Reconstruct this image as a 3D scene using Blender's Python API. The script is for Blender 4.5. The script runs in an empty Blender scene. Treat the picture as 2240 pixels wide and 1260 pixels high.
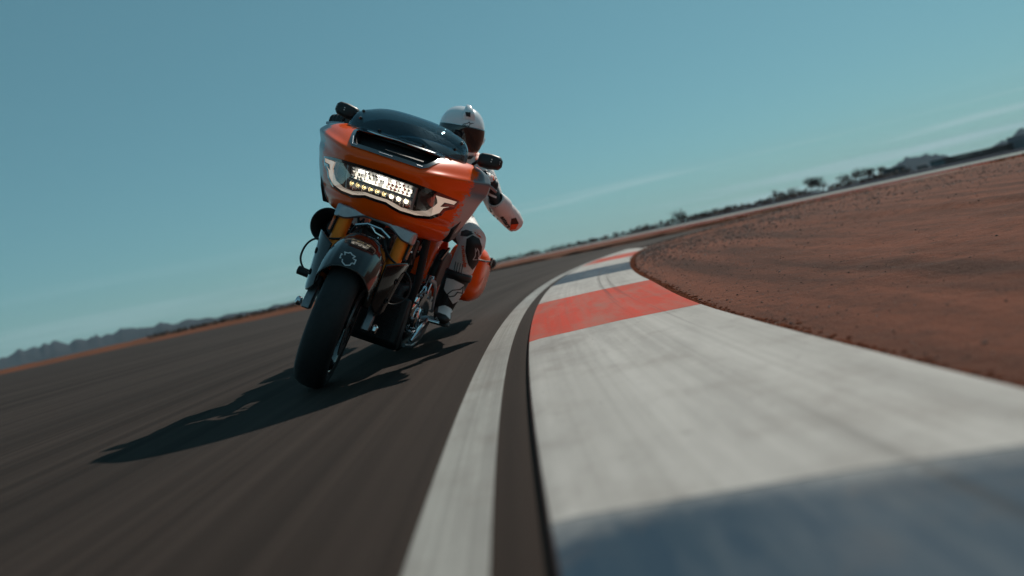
import bpy, bmesh, math, random
import numpy as np
from mathutils import Vector, Matrix, noise
from mathutils.bvhtree import BVHTree
from mathutils.geometry import delaunay_2d_cdt
R = math.radians
random.seed(7)
scene = bpy.context.scene
col = scene.collection

# ------------------------------------------------------------------ camera
PW, PH = 2240, 1260
FPX, CAMH, ROLL = 1640.0, 0.335, R(12.4)
PITCH = math.atan(61 / FPX)
FW = Vector((0, math.cos(PITCH), -math.sin(PITCH)))
_r0 = Vector((1, 0, 0)); _u0 = _r0.cross(FW)
RT = math.cos(ROLL) * _r0 - math.sin(ROLL) * _u0
UP = math.sin(ROLL) * _r0 + math.cos(ROLL) * _u0
CO = Vector((0, 0, CAMH))
cam = bpy.data.cameras.new('camera')
camo = bpy.data.objects.new('camera', cam); col.objects.link(camo)
camo.matrix_world = Matrix(((RT.x, UP.x, -FW.x, CO.x), (RT.y, UP.y, -FW.y, CO.y), (RT.z, UP.z, -FW.z, CO.z), (0, 0, 0, 1)))
cam.sensor_width = 36; cam.lens = 36 * FPX / PW
cam.clip_start = 0.05; cam.clip_end = 30000
cam.dof.use_dof = True; cam.dof.focus_distance = 3.25; cam.dof.aperture_fstop = 1.5
scene.camera = camo
def ray(px, py): return (FW + RT * ((px - PW / 2) / FPX) - UP * ((py - PH / 2) / FPX))

# ------------------------------------------------------------------ sky, sun
SUN = Vector((0.66, 0.96, 1.0)).normalized()
elev = math.asin(SUN.z); azim = math.atan2(SUN.x, SUN.y)
world = bpy.data.worlds.new('World'); scene.world = world; world.use_nodes = True
nt = world.node_tree; nd = nt.nodes; lk = nt.links
for n in list(nd): nd.remove(n)
def wn(t, **k):
    n = nd.new(t)
    for a, b in k.items(): setattr(n, a, b)
    return n
sky = wn('ShaderNodeTexSky', sky_type='NISHITA', sun_disc=False)
sky.sun_elevation = elev; sky.sun_rotation = azim
sky.altitude = 300; sky.air_density = 1.0; sky.dust_density = 0.25; sky.ozone_density = 1.6
hs = wn('ShaderNodeHueSaturation'); hs.inputs['Hue'].default_value = 0.478; hs.inputs['Saturation'].default_value = 0.92
mul = wn('ShaderNodeMix', data_type='RGBA', blend_type='MULTIPLY'); mul.inputs[0].default_value = 1
mul.inputs[7].default_value = (0.86, 1.0, 0.80, 1)
lk.new(sky.outputs[0], hs.inputs['Color']); lk.new(hs.outputs[0], mul.inputs[6])
# thin cirrus streaks low over the horizon
tc = wn('ShaderNodeTexCoord'); mp = wn('ShaderNodeMapping')
mp.inputs['Rotation'].default_value = (0, R(2.0), 0)
mp.inputs['Location'].default_value = (.35, .8, .0); mp.inputs['Scale'].default_value = (1.5, 1.5, 52)
cn = wn('ShaderNodeTexNoise'); cn.inputs['Scale'].default_value = 1.5; cn.inputs['Detail'].default_value = 5; cn.inputs['Roughness'].default_value = .55
cr = wn('ShaderNodeMapRange', interpolation_type='SMOOTHSTEP'); cr.inputs[1].default_value = .50; cr.inputs[2].default_value = .72
sep = wn('ShaderNodeSeparateXYZ')
lo = wn('ShaderNodeMapRange', interpolation_type='SMOOTHSTEP'); lo.inputs[1].default_value = .10; lo.inputs[2].default_value = .03
m1 = wn('ShaderNodeMath', operation='MULTIPLY'); m2 = wn('ShaderNodeMath', operation='MULTIPLY'); m2.inputs[1].default_value = .75
cl = wn('ShaderNodeMix', data_type='RGBA'); cl.inputs[7].default_value = (6.6, 8.6, 9.0, 1)
lk.new(tc.outputs['Generated'], mp.inputs[0]); lk.new(mp.outputs[0], cn.inputs['Vector'])
lk.new(cn.outputs[0], cr.inputs[0]); lk.new(tc.outputs['Generated'], sep.inputs[0]); lk.new(sep.outputs[2], lo.inputs[0])
lk.new(cr.outputs[0], m1.inputs[0]); lk.new(lo.outputs[0], m1.inputs[1]); ax_ = wn('ShaderNodeMapRange', interpolation_type='SMOOTHSTEP'); ax_.inputs[1].default_value = -.25; ax_.inputs[2].default_value = .25; ax_.inputs[3].default_value = .3
m3 = wn('ShaderNodeMath', operation='MULTIPLY'); lk.new(sep.outputs[0], ax_.inputs[0]); lk.new(m1.outputs[0], m3.inputs[0]); lk.new(ax_.outputs[0], m3.inputs[1]); lk.new(m3.outputs[0], m2.inputs[0])
lk.new(m2.outputs[0], cl.inputs[0]); 
gm = wn('ShaderNodeGamma'); gm.inputs[1].default_value = .56
m9 = wn('ShaderNodeMix', data_type='RGBA', blend_type='MULTIPLY'); m9.inputs[0].default_value = 1; m9.inputs[7].default_value = (1.05, 1.74, 2.10, 1)
lk.new(mul.outputs[2], gm.inputs[0]); lk.new(gm.outputs[0], m9.inputs[6])
bg = wn('ShaderNodeBackground'); bg.inputs[1].default_value = 0.079
wo = wn('ShaderNodeOutputWorld'); lk.new(m9.outputs[2], cl.inputs[6])
lk.new(cl.outputs[2], bg.inputs[0]); lk.new(bg.outputs[0], wo.inputs[0])
sun = bpy.data.lights.new('sun', 'SUN'); sun.energy = 4.3; sun.angle = R(0.5); sun.color = (1, .93, .84)
suno = bpy.data.objects.new('sun', sun); col.objects.link(suno)
suno.rotation_euler = SUN.to_track_quat('Z', 'Y').to_euler(); suno.location = (20, 30, 40)
vs = scene.view_settings
vs.view_transform = 'Standard'; vs.look = 'None'; vs.exposure = -0.16; vs.gamma = 1; vs.use_curve_mapping = False

# ------------------------------------------------------------------ helpers
def sock(n, k, v):
    if k in n.inputs: n.inputs[k].default_value = v
MATS = {}
def mat(name, c, rough=.5, metal=0, coat=0, spec=None, var=0, vscale=30, bump=0, bscale=200, emit=0, ecol=None, dirt=None):
    if name in MATS: return MATS[name]
    m = bpy.data.materials.new(name); m.use_nodes = True; t = m.node_tree; b = t.nodes['Principled BSDF']
    b.inputs['Base Color'].default_value = (*c, 1); b.inputs['Roughness'].default_value = rough; b.inputs['Metallic'].default_value = metal
    sock(b, 'Coat Weight', coat); sock(b, 'Coat Roughness', .04)
    if spec is not None: sock(b, 'Specular IOR Level', spec)
    if emit: sock(b, 'Emission Color', (*(ecol or c), 1)); sock(b, 'Emission Strength', emit)
    co = t.nodes.new('ShaderNodeTexCoord')
    if var:
        n = t.nodes.new('ShaderNodeTexNoise'); n.inputs['Scale'].default_value = vscale; n.inputs['Detail'].default_value = 5
        t.links.new(co.outputs['Object'], n.inputs['Vector'])
        r = t.nodes.new('ShaderNodeMix'); r.data_type = 'RGBA'
        d = dirt or tuple(x * .55 for x in c)
        r.inputs[6].default_value = (*c, 1); r.inputs[7].default_value = (*d, 1)
        f = t.nodes.new('ShaderNodeMapRange'); f.inputs[1].default_value = .4; f.inputs[2].default_value = .75; f.inputs[4].default_value = var
        t.links.new(n.outputs[0], f.inputs[0]); t.links.new(f.outputs[0], r.inputs[0]); t.links.new(r.outputs[2], b.inputs['Base Color'])
        q = t.nodes.new('ShaderNodeMapRange'); q.inputs[3].default_value = rough; q.inputs[4].default_value = min(1, rough + .15)
        t.links.new(n.outputs[0], q.inputs[0]); t.links.new(q.outputs[0], b.inputs['Roughness'])
    if bump:
        n = t.nodes.new('ShaderNodeTexNoise'); n.inputs['Scale'].default_value = bscale; n.inputs['Detail'].default_value = 4
        t.links.new(co.outputs['Object'], n.inputs['Vector'])
        p = t.nodes.new('ShaderNodeBump'); p.inputs['Strength'].default_value = bump; p.inputs['Distance'].default_value = .002
        t.links.new(n.outputs[0], p.inputs['Height']); t.links.new(p.outputs[0], b.inputs['Normal'])
    MATS[name] = m; return m

class G:
    """collects geometry for one mesh"""
    def __init__(s): s.V = []; s.F = []; s.M = []
    def add(s, V, F, mi=0):
        o = len(s.V); s.V += [tuple(v) for v in V]; s.F += [tuple(i + o for i in f) for f in F]; s.M += [mi] * len(F); return s
    def surf(s, fn, us, vs_, mi=0, wrap=False, keep=None):
        us, vs_ = list(us), list(vs_); V = [fn(u, v) for v in vs_ for u in us]; F = []; nu = len(us)
        for j in range(len(vs_) - 1):
            for i in range(nu if wrap else nu - 1):
                a = j * nu + i; b = j * nu + (i + 1) % nu; f = (a, b, b + nu, a + nu)
                if keep is None or keep(us[i], us[(i + 1) % nu], vs_[j], vs_[j + 1]): F.append(f)
        return s.add(V, F, mi)
    def tube(s, path, r, n=10, mi=0, caps=True, flat=1.0, ref=None):
        P = [Vector(p) for p in path]; m = len(P)
        rs = list(r) if isinstance(r, (list, tuple)) else [r] * m
        T = [(P[min(i + 1, m - 1)] - P[max(i - 1, 0)]).normalized() for i in range(m)]
        a = Vector(ref) if ref else (Vector((0, 0, 1)) if abs(T[0].z) < .9 else Vector((1, 0, 0)))
        V = []
        for i in range(m):
            a = (a - T[i] * a.dot(T[i])).normalized(); b = T[i].cross(a)
            q = rs[i] if isinstance(rs[i], (list, tuple)) else (rs[i], rs[i] * flat)
            for k in range(n):
                t = 2 * math.pi * k / n; V.append(P[i] + a * (q[0] * math.cos(t)) + b * (q[1] * math.sin(t)))
        F = [(i * n + k, i * n + (k + 1) % n, (i + 1) * n + (k + 1) % n, (i + 1) * n + k) for i in range(m - 1) for k in range(n)]
        if caps: F += [tuple(reversed(range(n))), tuple(range((m - 1) * n, m * n))]
        return s.add(V, F, mi)
    def lathe(s, prof, o, ax, n=32, mi=0, closed=False):
        o = Vector(o); ax = Vector(ax).normalized(); a = ax.orthogonal().normalized(); b = ax.cross(a); V = []
        for (r, h) in prof:
            for k in range(n):
                t = 2 * math.pi * k / n; V.append(o + ax * h + (a * math.cos(t) + b * math.sin(t)) * r)
        m = len(prof); F = []
        for i in range(m if closed else m - 1):
            j = (i + 1) % m
            F += [(i * n + k, i * n + (k + 1) % n, j * n + (k + 1) % n, j * n + k) for k in range(n)]
        return s.add(V, F, mi)
    def box(s, c, d, mi=0, rot=None):
        c = Vector(c); V = []
        for z in (-.5, .5):
            for y in (-.5, .5):
                for x in (-.5, .5):
                    v = Vector((x * d[0], y * d[1], z * d[2])); V.append(c + (rot @ v if rot else v))
        return s.add(V, [(0, 2, 3, 1), (4, 5, 7, 6), (0, 1, 5, 4), (2, 6, 7, 3), (0, 4, 6, 2), (1, 3, 7, 5)], mi)
    def prism(s, poly, off, mi=0):
        n = len(poly); P = [Vector(p) for p in poly]; off = Vector(off)
        return s.add(P + [p + off for p in P], [tuple(reversed(range(n))), tuple(range(n, 2 * n))] + [(i, (i + 1) % n, n + (i + 1) % n, n + i) for i in range(n)], mi)
    def loft(s, rings, mi=0, caps=True):
        n = len(rings[0]); V = [p for r in rings for p in r]; m = len(rings)
        F = [(i * n + k, i * n + (k + 1) % n, (i + 1) * n + (k + 1) % n, (i + 1) * n + k) for i in range(m - 1) for k in range(n)]
        if caps: F += [tuple(reversed(range(n))), tuple(range((m - 1) * n, m * n))]
        return s.add(V, F, mi)
    def xf(s, M): s.V = [tuple(M @ Vector(v)) for v in s.V]; return s
    def obj(s, name, mats, parent=None, smooth=True, bevel=0, subsurf=0, solid=0, angle=40, **tags):
        me = bpy.data.meshes.new(name); me.from_pydata(s.V, [], s.F)
        if not isinstance(mats, (list, tuple)): mats = [mats]
        for m in mats: me.materials.append(m)
        if len(mats) > 1: me.polygons.foreach_set('material_index', s.M)
        bm = bmesh.new(); bm.from_mesh(me); bmesh.ops.recalc_face_normals(bm, faces=bm.faces); bm.to_mesh(me); bm.free()
        o = bpy.data.objects.new(name, me); col.objects.link(o)
        if parent: o.parent = parent
        if bevel:
            b = o.modifiers.new('bevel', 'BEVEL'); b.width = bevel; b.segments = 2; b.limit_method = 'ANGLE'; b.angle_limit = R(35)
        if solid:
            b = o.modifiers.new('solid', 'SOLIDIFY'); b.thickness = solid; b.offset = -1
        if subsurf:
            b = o.modifiers.new('sub', 'SUBSURF'); b.levels = subsurf; b.render_levels = subsurf
        if smooth:
            me.polygons.foreach_set('use_smooth', [True] * len(me.polygons))
            if hasattr(me, 'set_sharp_from_angle'): me.set_sharp_from_angle(angle=R(angle))
        for k, v in tags.items(): o[k] = v
        return o
def empty(name, M, **tags):
    o = bpy.data.objects.new(name, None); col.objects.link(o); o.matrix_world = M; o.empty_display_size = .2
    for k, v in tags.items(): o[k] = v
    return o
def lin(a, b, n): return [a + (b - a) * i / (n - 1) for i in range(n)]
def inpoly(x, y, P):
    c = False; n = len(P); j = n - 1
    for i in range(n):
        if (P[i][1] > y) != (P[j][1] > y) and x < (P[j][0] - P[i][0]) * (y - P[i][1]) / (P[j][1] - P[i][1]) + P[i][0]: c = not c
        j = i
    return c
def interp(x, xs, ys): return float(np.interp(x, xs, ys))
def spline(pts, n=8):
    """Catmull-Rom through points"""
    P = [Vector(p) for p in pts]; out = []
    for i in range(len(P) - 1):
        a, b, c, d = P[max(i - 1, 0)], P[i], P[i + 1], P[min(i + 2, len(P) - 1)]
        for k in range(n):
            t = k / n; out.append(.5 * ((2 * b) + (c - a) * t + (2 * a - 5 * b + 4 * c - d) * t * t + (3 * b - a - 3 * c + d) * t ** 3))
    out.append(P[-1]); return out
def smooth01(a, b, x):
    t = min(1, max(0, (x - a) / (b - a))); return t * t * (3 - 2 * t)

# ================================================================== SETTING
KC = Vector((45.0, 1.0)); KR = 45.02          # centre and radius of the bend
def arc(y, off=0.0):
    """point on the kerb's outer arc at depth y, shifted by off towards the infield"""
    a = math.asin((y - KC.y) / KR); r = KR - off
    return (KC.x - r * math.cos(a), KC.y + r * math.sin(a))
def kw(y): return .655 + .075 * smooth01(2.4, 5.0, y) + .03 * smooth01(5, 9, y)
def node(t, kind, **k):
    n = t.nodes.new(kind)
    for a, b in k.items(): setattr(n, a, b)
    return n
def polar_coords(t, sr, sa):
    """texture vector in (radius, arc length) of the bend: wear runs along the driving line"""
    g = node(t, 'ShaderNodeNewGeometry'); s = node(t, 'ShaderNodeVectorMath', operation='SUBTRACT'); s.inputs[1].default_value = (KC.x, KC.y, 0)
    t.links.new(g.outputs['Position'], s.inputs[0])
    x = node(t, 'ShaderNodeSeparateXYZ'); t.links.new(s.outputs[0], x.inputs[0])
    a = node(t, 'ShaderNodeMath', operation='MULTIPLY'); t.links.new(x.outputs[0], a.inputs[0]); t.links.new(x.outputs[0], a.inputs[1])
    b = node(t, 'ShaderNodeMath', operation='MULTIPLY'); t.links.new(x.outputs[1], b.inputs[0]); t.links.new(x.outputs[1], b.inputs[1])
    c = node(t, 'ShaderNodeMath', operation='ADD'); t.links.new(a.outputs[0], c.inputs[0]); t.links.new(b.outputs[0], c.inputs[1])
    r = node(t, 'ShaderNodeMath', operation='SQRT'); t.links.new(c.outputs[0], r.inputs[0])
    nx = node(t, 'ShaderNodeMath', operation='MULTIPLY'); nx.inputs[1].default_value = -1; t.links.new(x.outputs[0], nx.inputs[0])
    an = node(t, 'ShaderNodeMath', operation='ARCTAN2'); t.links.new(x.outputs[1], an.inputs[0]); t.links.new(nx.outputs[0], an.inputs[1])
    r2 = node(t, 'ShaderNodeMath', operation='MULTIPLY'); r2.inputs[1].default_value = sr; t.links.new(r.outputs[0], r2.inputs[0])
    a2 = node(t, 'ShaderNodeMath', operation='MULTIPLY'); a2.inputs[1].default_value = sa * KR; t.links.new(an.outputs[0], a2.inputs[0])
    o = node(t, 'ShaderNodeCombineXYZ'); t.links.new(r2.outputs[0], o.inputs[0]); t.links.new(a2.outputs[0], o.inputs[1])
    return o.outputs[0]
def streaked(name, c1, c2, c3, rough, sr=9, sa=.22, fine=.5, bump=.4, grain=420, spec=.5, worn=None, wear=.0):
    m = bpy.data.materials.new(name); m.use_nodes = True; t = m.node_tree; b = t.nodes['Principled BSDF']
    def nz(vec, scale, detail=6, rough_=.6):
        n = node(t, 'ShaderNodeTexNoise'); n.inputs['Scale'].default_value = scale; n.inputs['Detail'].default_value = detail; n.inputs['Roughness'].default_value = rough_
        t.links.new(vec, n.inputs['Vector']); return n.outputs[0]
    def rng(v, a, b_, lo=0, hi=1):
        r = node(t, 'ShaderNodeMapRange'); r.inputs[1].default_value = a; r.inputs[2].default_value = b_; r.inputs[3].default_value = lo; r.inputs[4].default_value = hi
        t.links.new(v, r.inputs[0]); return r.outputs[0]
    def mix(f, a, b_):
        x = node(t, 'ShaderNodeMix', data_type='RGBA'); t.links.new(f, x.inputs[0])
        for k, v in ((6, a), (7, b_)):
            if isinstance(v, tuple): x.inputs[k].default_value = (*v, 1)
            else: t.links.new(v, x.inputs[k])
        return x.outputs[2]
    pos = node(t, 'ShaderNodeNewGeometry').outputs['Position']
    s1 = nz(polar_coords(t, sr, sa), 1.0); s2 = nz(polar_coords(t, sr * 7, sa * 2.2), 1.0, 3)
    big = nz(pos, .55, 4); gr = nz(pos, grain, 3, .7)
    cc = mix(rng(s1, .36, .66), c1, c2)
    cc = mix(rng(s2, .42, .70, 0, fine), cc, c3)
    cc = mix(rng(big, .45, .7, 0, .35), cc, c2)
    cc = mix(rng(gr, .45, .75, 0, .4), cc, c3)
    if wear:
        pw = nz(polar_coords(t, 5.0, .9), 1.0, 8, .68)
        cc = mix(rng(pw, .46, .66, 0, wear), cc, worn)
        rub = nz(polar_coords(t, 14, .10), 1.0, 4, .6)
        cc = mix(rng(rub, .60, .74, 0, .75), cc, (.055, .05, .047))
        chip = nz(pos, 26, 8, .8)
        cc = mix(rng(chip, .62, .68, 0, .8), cc, (.11, .10, .092))
        chip = nz(pos, 3.2, 6, .7)
        cc = mix(rng(chip, .50, .78, 0, .55), cc, (.16, .13, .11))
    t.links.new(cc, b.inputs['Base Color'])
    t.links.new(rng(s1, .3, .7, rough - .08, rough + .1), b.inputs['Roughness'])
    sock(b, 'Specular IOR Level', spec)
    bp = node(t, 'ShaderNodeBump'); bp.inputs['Strength'].default_value = bump; bp.inputs['Distance'].default_value = .004
    ad = node(t, 'ShaderNodeMath', operation='ADD'); t.links.new(gr, ad.inputs[0]); t.links.new(s2, ad.inputs[1])
    t.links.new(ad.outputs[0], bp.inputs['Height']); t.links.new(bp.outputs[0], b.inputs['Normal'])
    return m

M_asphalt = streaked('asphalt', (.037, .0250, .0196), (.0125, .0091, .0075), (.050, .0350, .0280), .9, sr=2.6, sa=.045, fine=.65, bump=.5, grain=330, spec=.12)
M_white = streaked('kerb_white', (.50, .470, .435), (.41, .385, .355), (.31, .29, .265), .8, sr=6, sa=.10, fine=.55, bump=.25, spec=.12, worn=(.30, .28, .26), wear=.75)
M_red = streaked('kerb_red', (.58, .045, .020), (.50, .058, .032), (.36, .085, .060), .85, sr=6, sa=.12, fine=.6, bump=.25, spec=.12, worn=(.34, .15, .115), wear=.75)
M_blue = streaked('kerb_blue', (.016, .046, .078), (.026, .055, .082), (.05, .078, .10), .85, sr=6, sa=.12, fine=.5, bump=.25, spec=.12, worn=(.13, .15, .165), wear=.6)
def worn_blue():
    m = M_blue.copy(); m.name = 'kerb_blue_worn'; t = m.node_tree; b = t.nodes['Principled BSDF']
    src = b.inputs['Base Color'].links[0].from_socket; pos = node(t, 'ShaderNodeNewGeometry').outputs['Position']
    s = node(t, 'ShaderNodeSeparateXYZ'); t.links.new(pos, s.inputs[0])
    n = node(t, 'ShaderNodeTexNoise'); n.inputs['Scale'].default_value = 6; n.inputs['Detail'].default_value = 7; n.inputs['Roughness'].default_value = .7; t.links.new(pos, n.inputs['Vector'])
    q = node(t, 'ShaderNodeMath', operation='MULTIPLY_ADD'); q.inputs[1].default_value = .22; t.links.new(n.outputs[0], q.inputs[0]); t.links.new(s.outputs[1], q.inputs[2])
    x2 = node(t, 'ShaderNodeMath', operation='MULTIPLY_ADD'); x2.inputs[1].default_value = .16; t.links.new(s.outputs[0], x2.inputs[0]); t.links.new(q.outputs[0], x2.inputs[2])
    r = node(t, 'ShaderNodeMapRange', interpolation_type='SMOOTHSTEP'); r.inputs[1].default_value = .89; r.inputs[2].default_value = 1.06; t.links.new(x2.outputs[0], r.inputs[0])
    x = node(t, 'ShaderNodeMix', data_type='RGBA'); x.inputs[7].default_value = (.40, .385, .36, 1); t.links.new(r.outputs[0], x.inputs[0]); t.links.new(src, x.inputs[6]); t.links.new(x.outputs[2], b.inputs['Base Color'])
    return m
M_blue_worn = worn_blue()
M_line = streaked('line_paint', (.40, .385, .35), (.31, .30, .275), (.20, .19, .175), .6, sr=12, sa=.12, fine=.75, bump=.3, spec=.12, worn=(.20, .185, .17), wear=.7)
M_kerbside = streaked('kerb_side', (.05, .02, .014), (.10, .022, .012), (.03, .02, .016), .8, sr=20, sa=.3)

# ---- inner and outer edge of the asphalt
INN = [arc(y) for y in lin(-30, 13.6, 70)] + [tuple(p) for p in spline([(*arc(13.6), 0), (3.35, 17.2, 0), (5.0, 20.0, 0), (7.2, 21.6, 0), (10.5, 22.6, 0), (15, 23.2, 0), (24, 22.6, 0)], 6)][1:]
INN = [(p[0], p[1]) for p in INN]
OUT = [(p[0], p[1]) for p in spline([(24, 27, 0), (15, 26.8, 0), (10.5, 25.6, 0), (7.4, 24.6, 0), (5.2, 25.0, 0), (3.4, 27.2, 0), (1.7, 31, 0), (-1.6, 36.5, 0), (-16, 56, 0), (-35, 76, 0), (-70, 100, 0), (-140, 120, 0)], 6)]
ASPH = INN + OUT + [(-140, -60), (12, -60)]
A_in = np.array(INN); A_out = np.array(OUT)
def pdist(px, py, A):
    a = A[:-1]; d = A[1:] - a; L = (d ** 2).sum(1); t = np.clip(((px - a[:, 0]) * d[:, 0] + (py - a[:, 1]) * d[:, 1]) / L, 0, 1)
    return float(np.sqrt(((a[:, 0] + d[:, 0] * t - px) ** 2 + (a[:, 1] + d[:, 1] * t - py) ** 2).min()))
g = G(); n = len(ASPH)
bm = bmesh.new(); vv = [bm.verts.new((p[0], p[1], 0)) for p in ASPH]; f = bm.faces.new(vv); bmesh.ops.triangulate(bm, faces=[f])
bm.verts.index_update(); g.add([v.co for v in bm.verts], [[v.index for v in f.verts] for f in bm.faces]); bm.free()
track = g.obj('track', M_asphalt, smooth=False, kind='structure')

# ---- far road embankment line (its foot, seen beyond the infield)
FOOT = [(p[0], p[1]) for p in spline([(40, 1, 0), (26, 11, 0), (18.5, 19.2, 0), (15.2, 24.5, 0), (12.9, 30, 0), (11, 38, 0), (9.2, 50, 0), (6.8, 68, 0), (2, 105, 0), (-12, 190, 0), (-45, 330, 0), (-160, 700, 0)], 8)]
A_foot = np.array(FOOT)
def side_of_foot(x, y):
    i = int(((A_foot - (x, y)) ** 2).sum(1).argmin()); i = min(max(i, 1), len(FOOT) - 2)
    d = A_foot[i + 1] - A_foot[i - 1]; return float(d[0] * (y - A_foot[i][1]) - d[1] * (x - A_foot[i][0]))   # <0: right of it (beyond)

# ---- ground sheet
def ground_z(x, y, r):
    if r > 400: return -.12 - .6 * smooth01(400, 900, r)
    if inpoly(x, y, ASPH): return -.05
    di = pdist(x, y, A_in); do = pdist(x, y, A_out); nz_ = noise.fractal(Vector((x * .35, y * .35, 3)), 1, 2, 4)
    fine = noise.fractal(Vector((x * 3.1, y * 3.1, 9)), .9, 2.1, 3) * .012
    if y < 22.5 and x > KC.x - math.sqrt(max(0, KR ** 2 - (y - KC.y) ** 2)) - .5 and di < do + 3:       # infield
        if y > 14 or x > 3: base = .075 * smooth01(.3, 3.5, di)
        else: base = 0
        kz = di - kw(y) + .005
        base = max(base, .012 + .035 * smooth01(.1, 2.5, kz)) if kz > 0 else (.004 if kz > -.4 else -.05)
        if y > 13.6: base = .10 * smooth01(.1, 2.2, di)
        return base + (fine + nz_ * .02) * smooth01(.0, .8, kz if y < 13.6 else di)
    if side_of_foot(x, y) < 0 and pdist(x, y, A_foot) > 1: return -.06
    b = (.58 + .22 * nz_) * smooth01(1, 9, do) * smooth01(.0, -12, x) if x < 0 else .05 * nz_
    return b * (1 - smooth01(60, 160, do)) + fine * 2 - .01
rs = [.25]
while rs[-1] < 9000: rs.append(rs[-1] * (1.022 if rs[-1] < 60 else 1.05))
th = [2 * math.pi * i / 420 for i in range(420)]
V = []; F = []; nth = len(th)
for r in rs:
    for t in th:
        x, y = .8 + r * math.sin(t), 1 + r * math.cos(t)
        back = abs(t - math.pi) < 1.5 and r > 6
        V.append((x, y, -.06 if back and x < 30 else ground_z(x, y, r)))
for i in range(len(rs) - 1):
    for k in range(nth): F.append((i * nth + k, i * nth + (k + 1) % nth, (i + 1) * nth + (k + 1) % nth, (i + 1) * nth + k))
F.append(tuple(range(nth)))
def dirt_material(name):
    m = bpy.data.materials.new(name); m.use_nodes = True; t = m.node_tree; b = t.nodes['Principled BSDF']
    pos = node(t, 'ShaderNodeNewGeometry').outputs['Position']
    def nz(vec, scale, detail=6, rough_=.6):
        n = node(t, 'ShaderNodeTexNoise'); n.inputs['Scale'].default_value = scale; n.inputs['Detail'].default_value = detail; n.inputs['Roughness'].default_value = rough_
        t.links.new(vec, n.inputs['Vector']); return n.outputs[0]
    def rng(v, a, b_, lo=0, hi=1):
        r = node(t, 'ShaderNodeMapRange'); r.inputs[1].default_value = a; r.inputs[2].default_value = b_; r.inputs[3].default_value = lo; r.inputs[4].default_value = hi
        t.links.new(v, r.inputs[0]); return r.outputs[0]
    def mix(f, a, b_):
        x = node(t, 'ShaderNodeMix', data_type='RGBA'); t.links.new(f, x.inputs[0])
        for k, v in ((6, a), (7, b_)):
            if isinstance(v, tuple): x.inputs[k].default_value = (*v, 1)
            else: t.links.new(v, x.inputs[k])
        return x.outputs[2]
    graded = nz(polar_coords(t, 2.6, .16), 1.0, 8, .66)
    cc = mix(rng(graded, .40, .62), (.182, .060, .033), (.064, .024, .014))
    cc = mix(rng(nz(pos, 13, 6, .7), .48, .72, 0, .75), cc, (.062, .030, .021))
    cc = mix(rng(nz(pos, 70, 4, .7), .55, .75, 0, .6), cc, (.165, .080, .052))
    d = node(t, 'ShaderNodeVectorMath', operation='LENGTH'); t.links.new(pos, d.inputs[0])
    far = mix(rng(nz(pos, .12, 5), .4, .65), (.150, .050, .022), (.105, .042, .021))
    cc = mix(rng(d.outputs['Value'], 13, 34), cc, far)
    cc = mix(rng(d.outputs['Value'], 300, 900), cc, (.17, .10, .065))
    t.links.new(cc, b.inputs['Base Color']); b.inputs['Roughness'].default_value = .95; sock(b, 'Specular IOR Level', .1)
    bp = node(t, 'ShaderNodeBump'); bp.inputs['Strength'].default_value = .9; bp.inputs['Distance'].default_value = .02
    ad = node(t, 'ShaderNodeMath', operation='ADD'); t.links.new(nz(pos, 22, 6, .75), ad.inputs[0]); t.links.new(graded, ad.inputs[1])
    t.links.new(ad.outputs[0], bp.inputs['Height']); t.links.new(bp.outputs[0], b.inputs['Normal'])
    return m
M_dirt = dirt_material('dirt')
g = G(); g.V = V; g.F = F; g.M = [0] * len(F)
ground = g.obj('ground', M_dirt, kind='structure', angle=180)

# ---- painted edge line beside the kerb
def ribbon(name, o0, o1, y0, y1, z, m, n=60, **tags):
    g = G()
    g.surf(lambda u, v: (*arc(v, u), z), [o0, o1], lin(y0, y1, n)); return g.obj(name, m, smooth=False, **tags)
ribbon('edge_line', -.178, -.072, -28, 15.5, .004, M_line, 160, kind='structure')

# ---- kerb: painted concrete blocks, one per colour band
kerb = empty('kerb', Matrix.Translation((0, 1, 0)), label='raised red, white and blue painted kerb curving along the inside of the bend', category='kerb')
KW = .755
bands = [(-9 + 1.955 * i + .92 - .0, None) for i in range(0)]
edges = [.82 + 1.955 * i for i in range(-6, 7)] + [16.0]
colors = {-6: M_blue, -5: M_white, -4: M_red, -3: M_white, -2: M_blue, -1: M_blue}
for i in range(len(edges) - 1):
    k = i - 6
    y0, y1 = edges[i] + .002, edges[i + 1] - .002
    m = [M_white, M_red, M_white, M_blue][k % 4]
    if k == -1: m = M_blue_worn
    last = i == len(edges) - 2
    g = G()
    def prof(u, v, y0=y0, y1=y1, last=last, k=k):
        # u: position across, v: 0..1 along
        o, z = u
        y = y0 + (y1 - y0) * v
        if k in (-1, 0): y += (.05 - .12 * max(0, o) / KW) * (v if k == -1 else 1 - v)
        if last: y = y0 + (y1 - y0 - 2.3 * max(0, o) / KW) * v
        p = arc(y, o * kw(y) / KW); return (p[0], p[1] - 1, z)
    ring = [(0, -.03), (0, .016), (.006, .022), (.05, .026), (.40, .030), (.745, .026), (KW, .018), (KW, -.03)]
    g.surf(lambda u, v: prof(u, v), ring, lin(0, 1, 9))
    nv = 8
    for mi_, rr in enumerate(g.F): pass
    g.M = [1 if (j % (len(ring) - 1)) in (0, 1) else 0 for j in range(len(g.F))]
    nr = len(ring); g.add([prof(u, 0) for u in ring], [tuple(range(nr))]); g.add([prof(u, 1) for u in ring], [tuple(range(nr))])
    g.obj('kerb_block', [m, M_kerbside if m is not M_red else M_red], kerb, angle=30)

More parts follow.
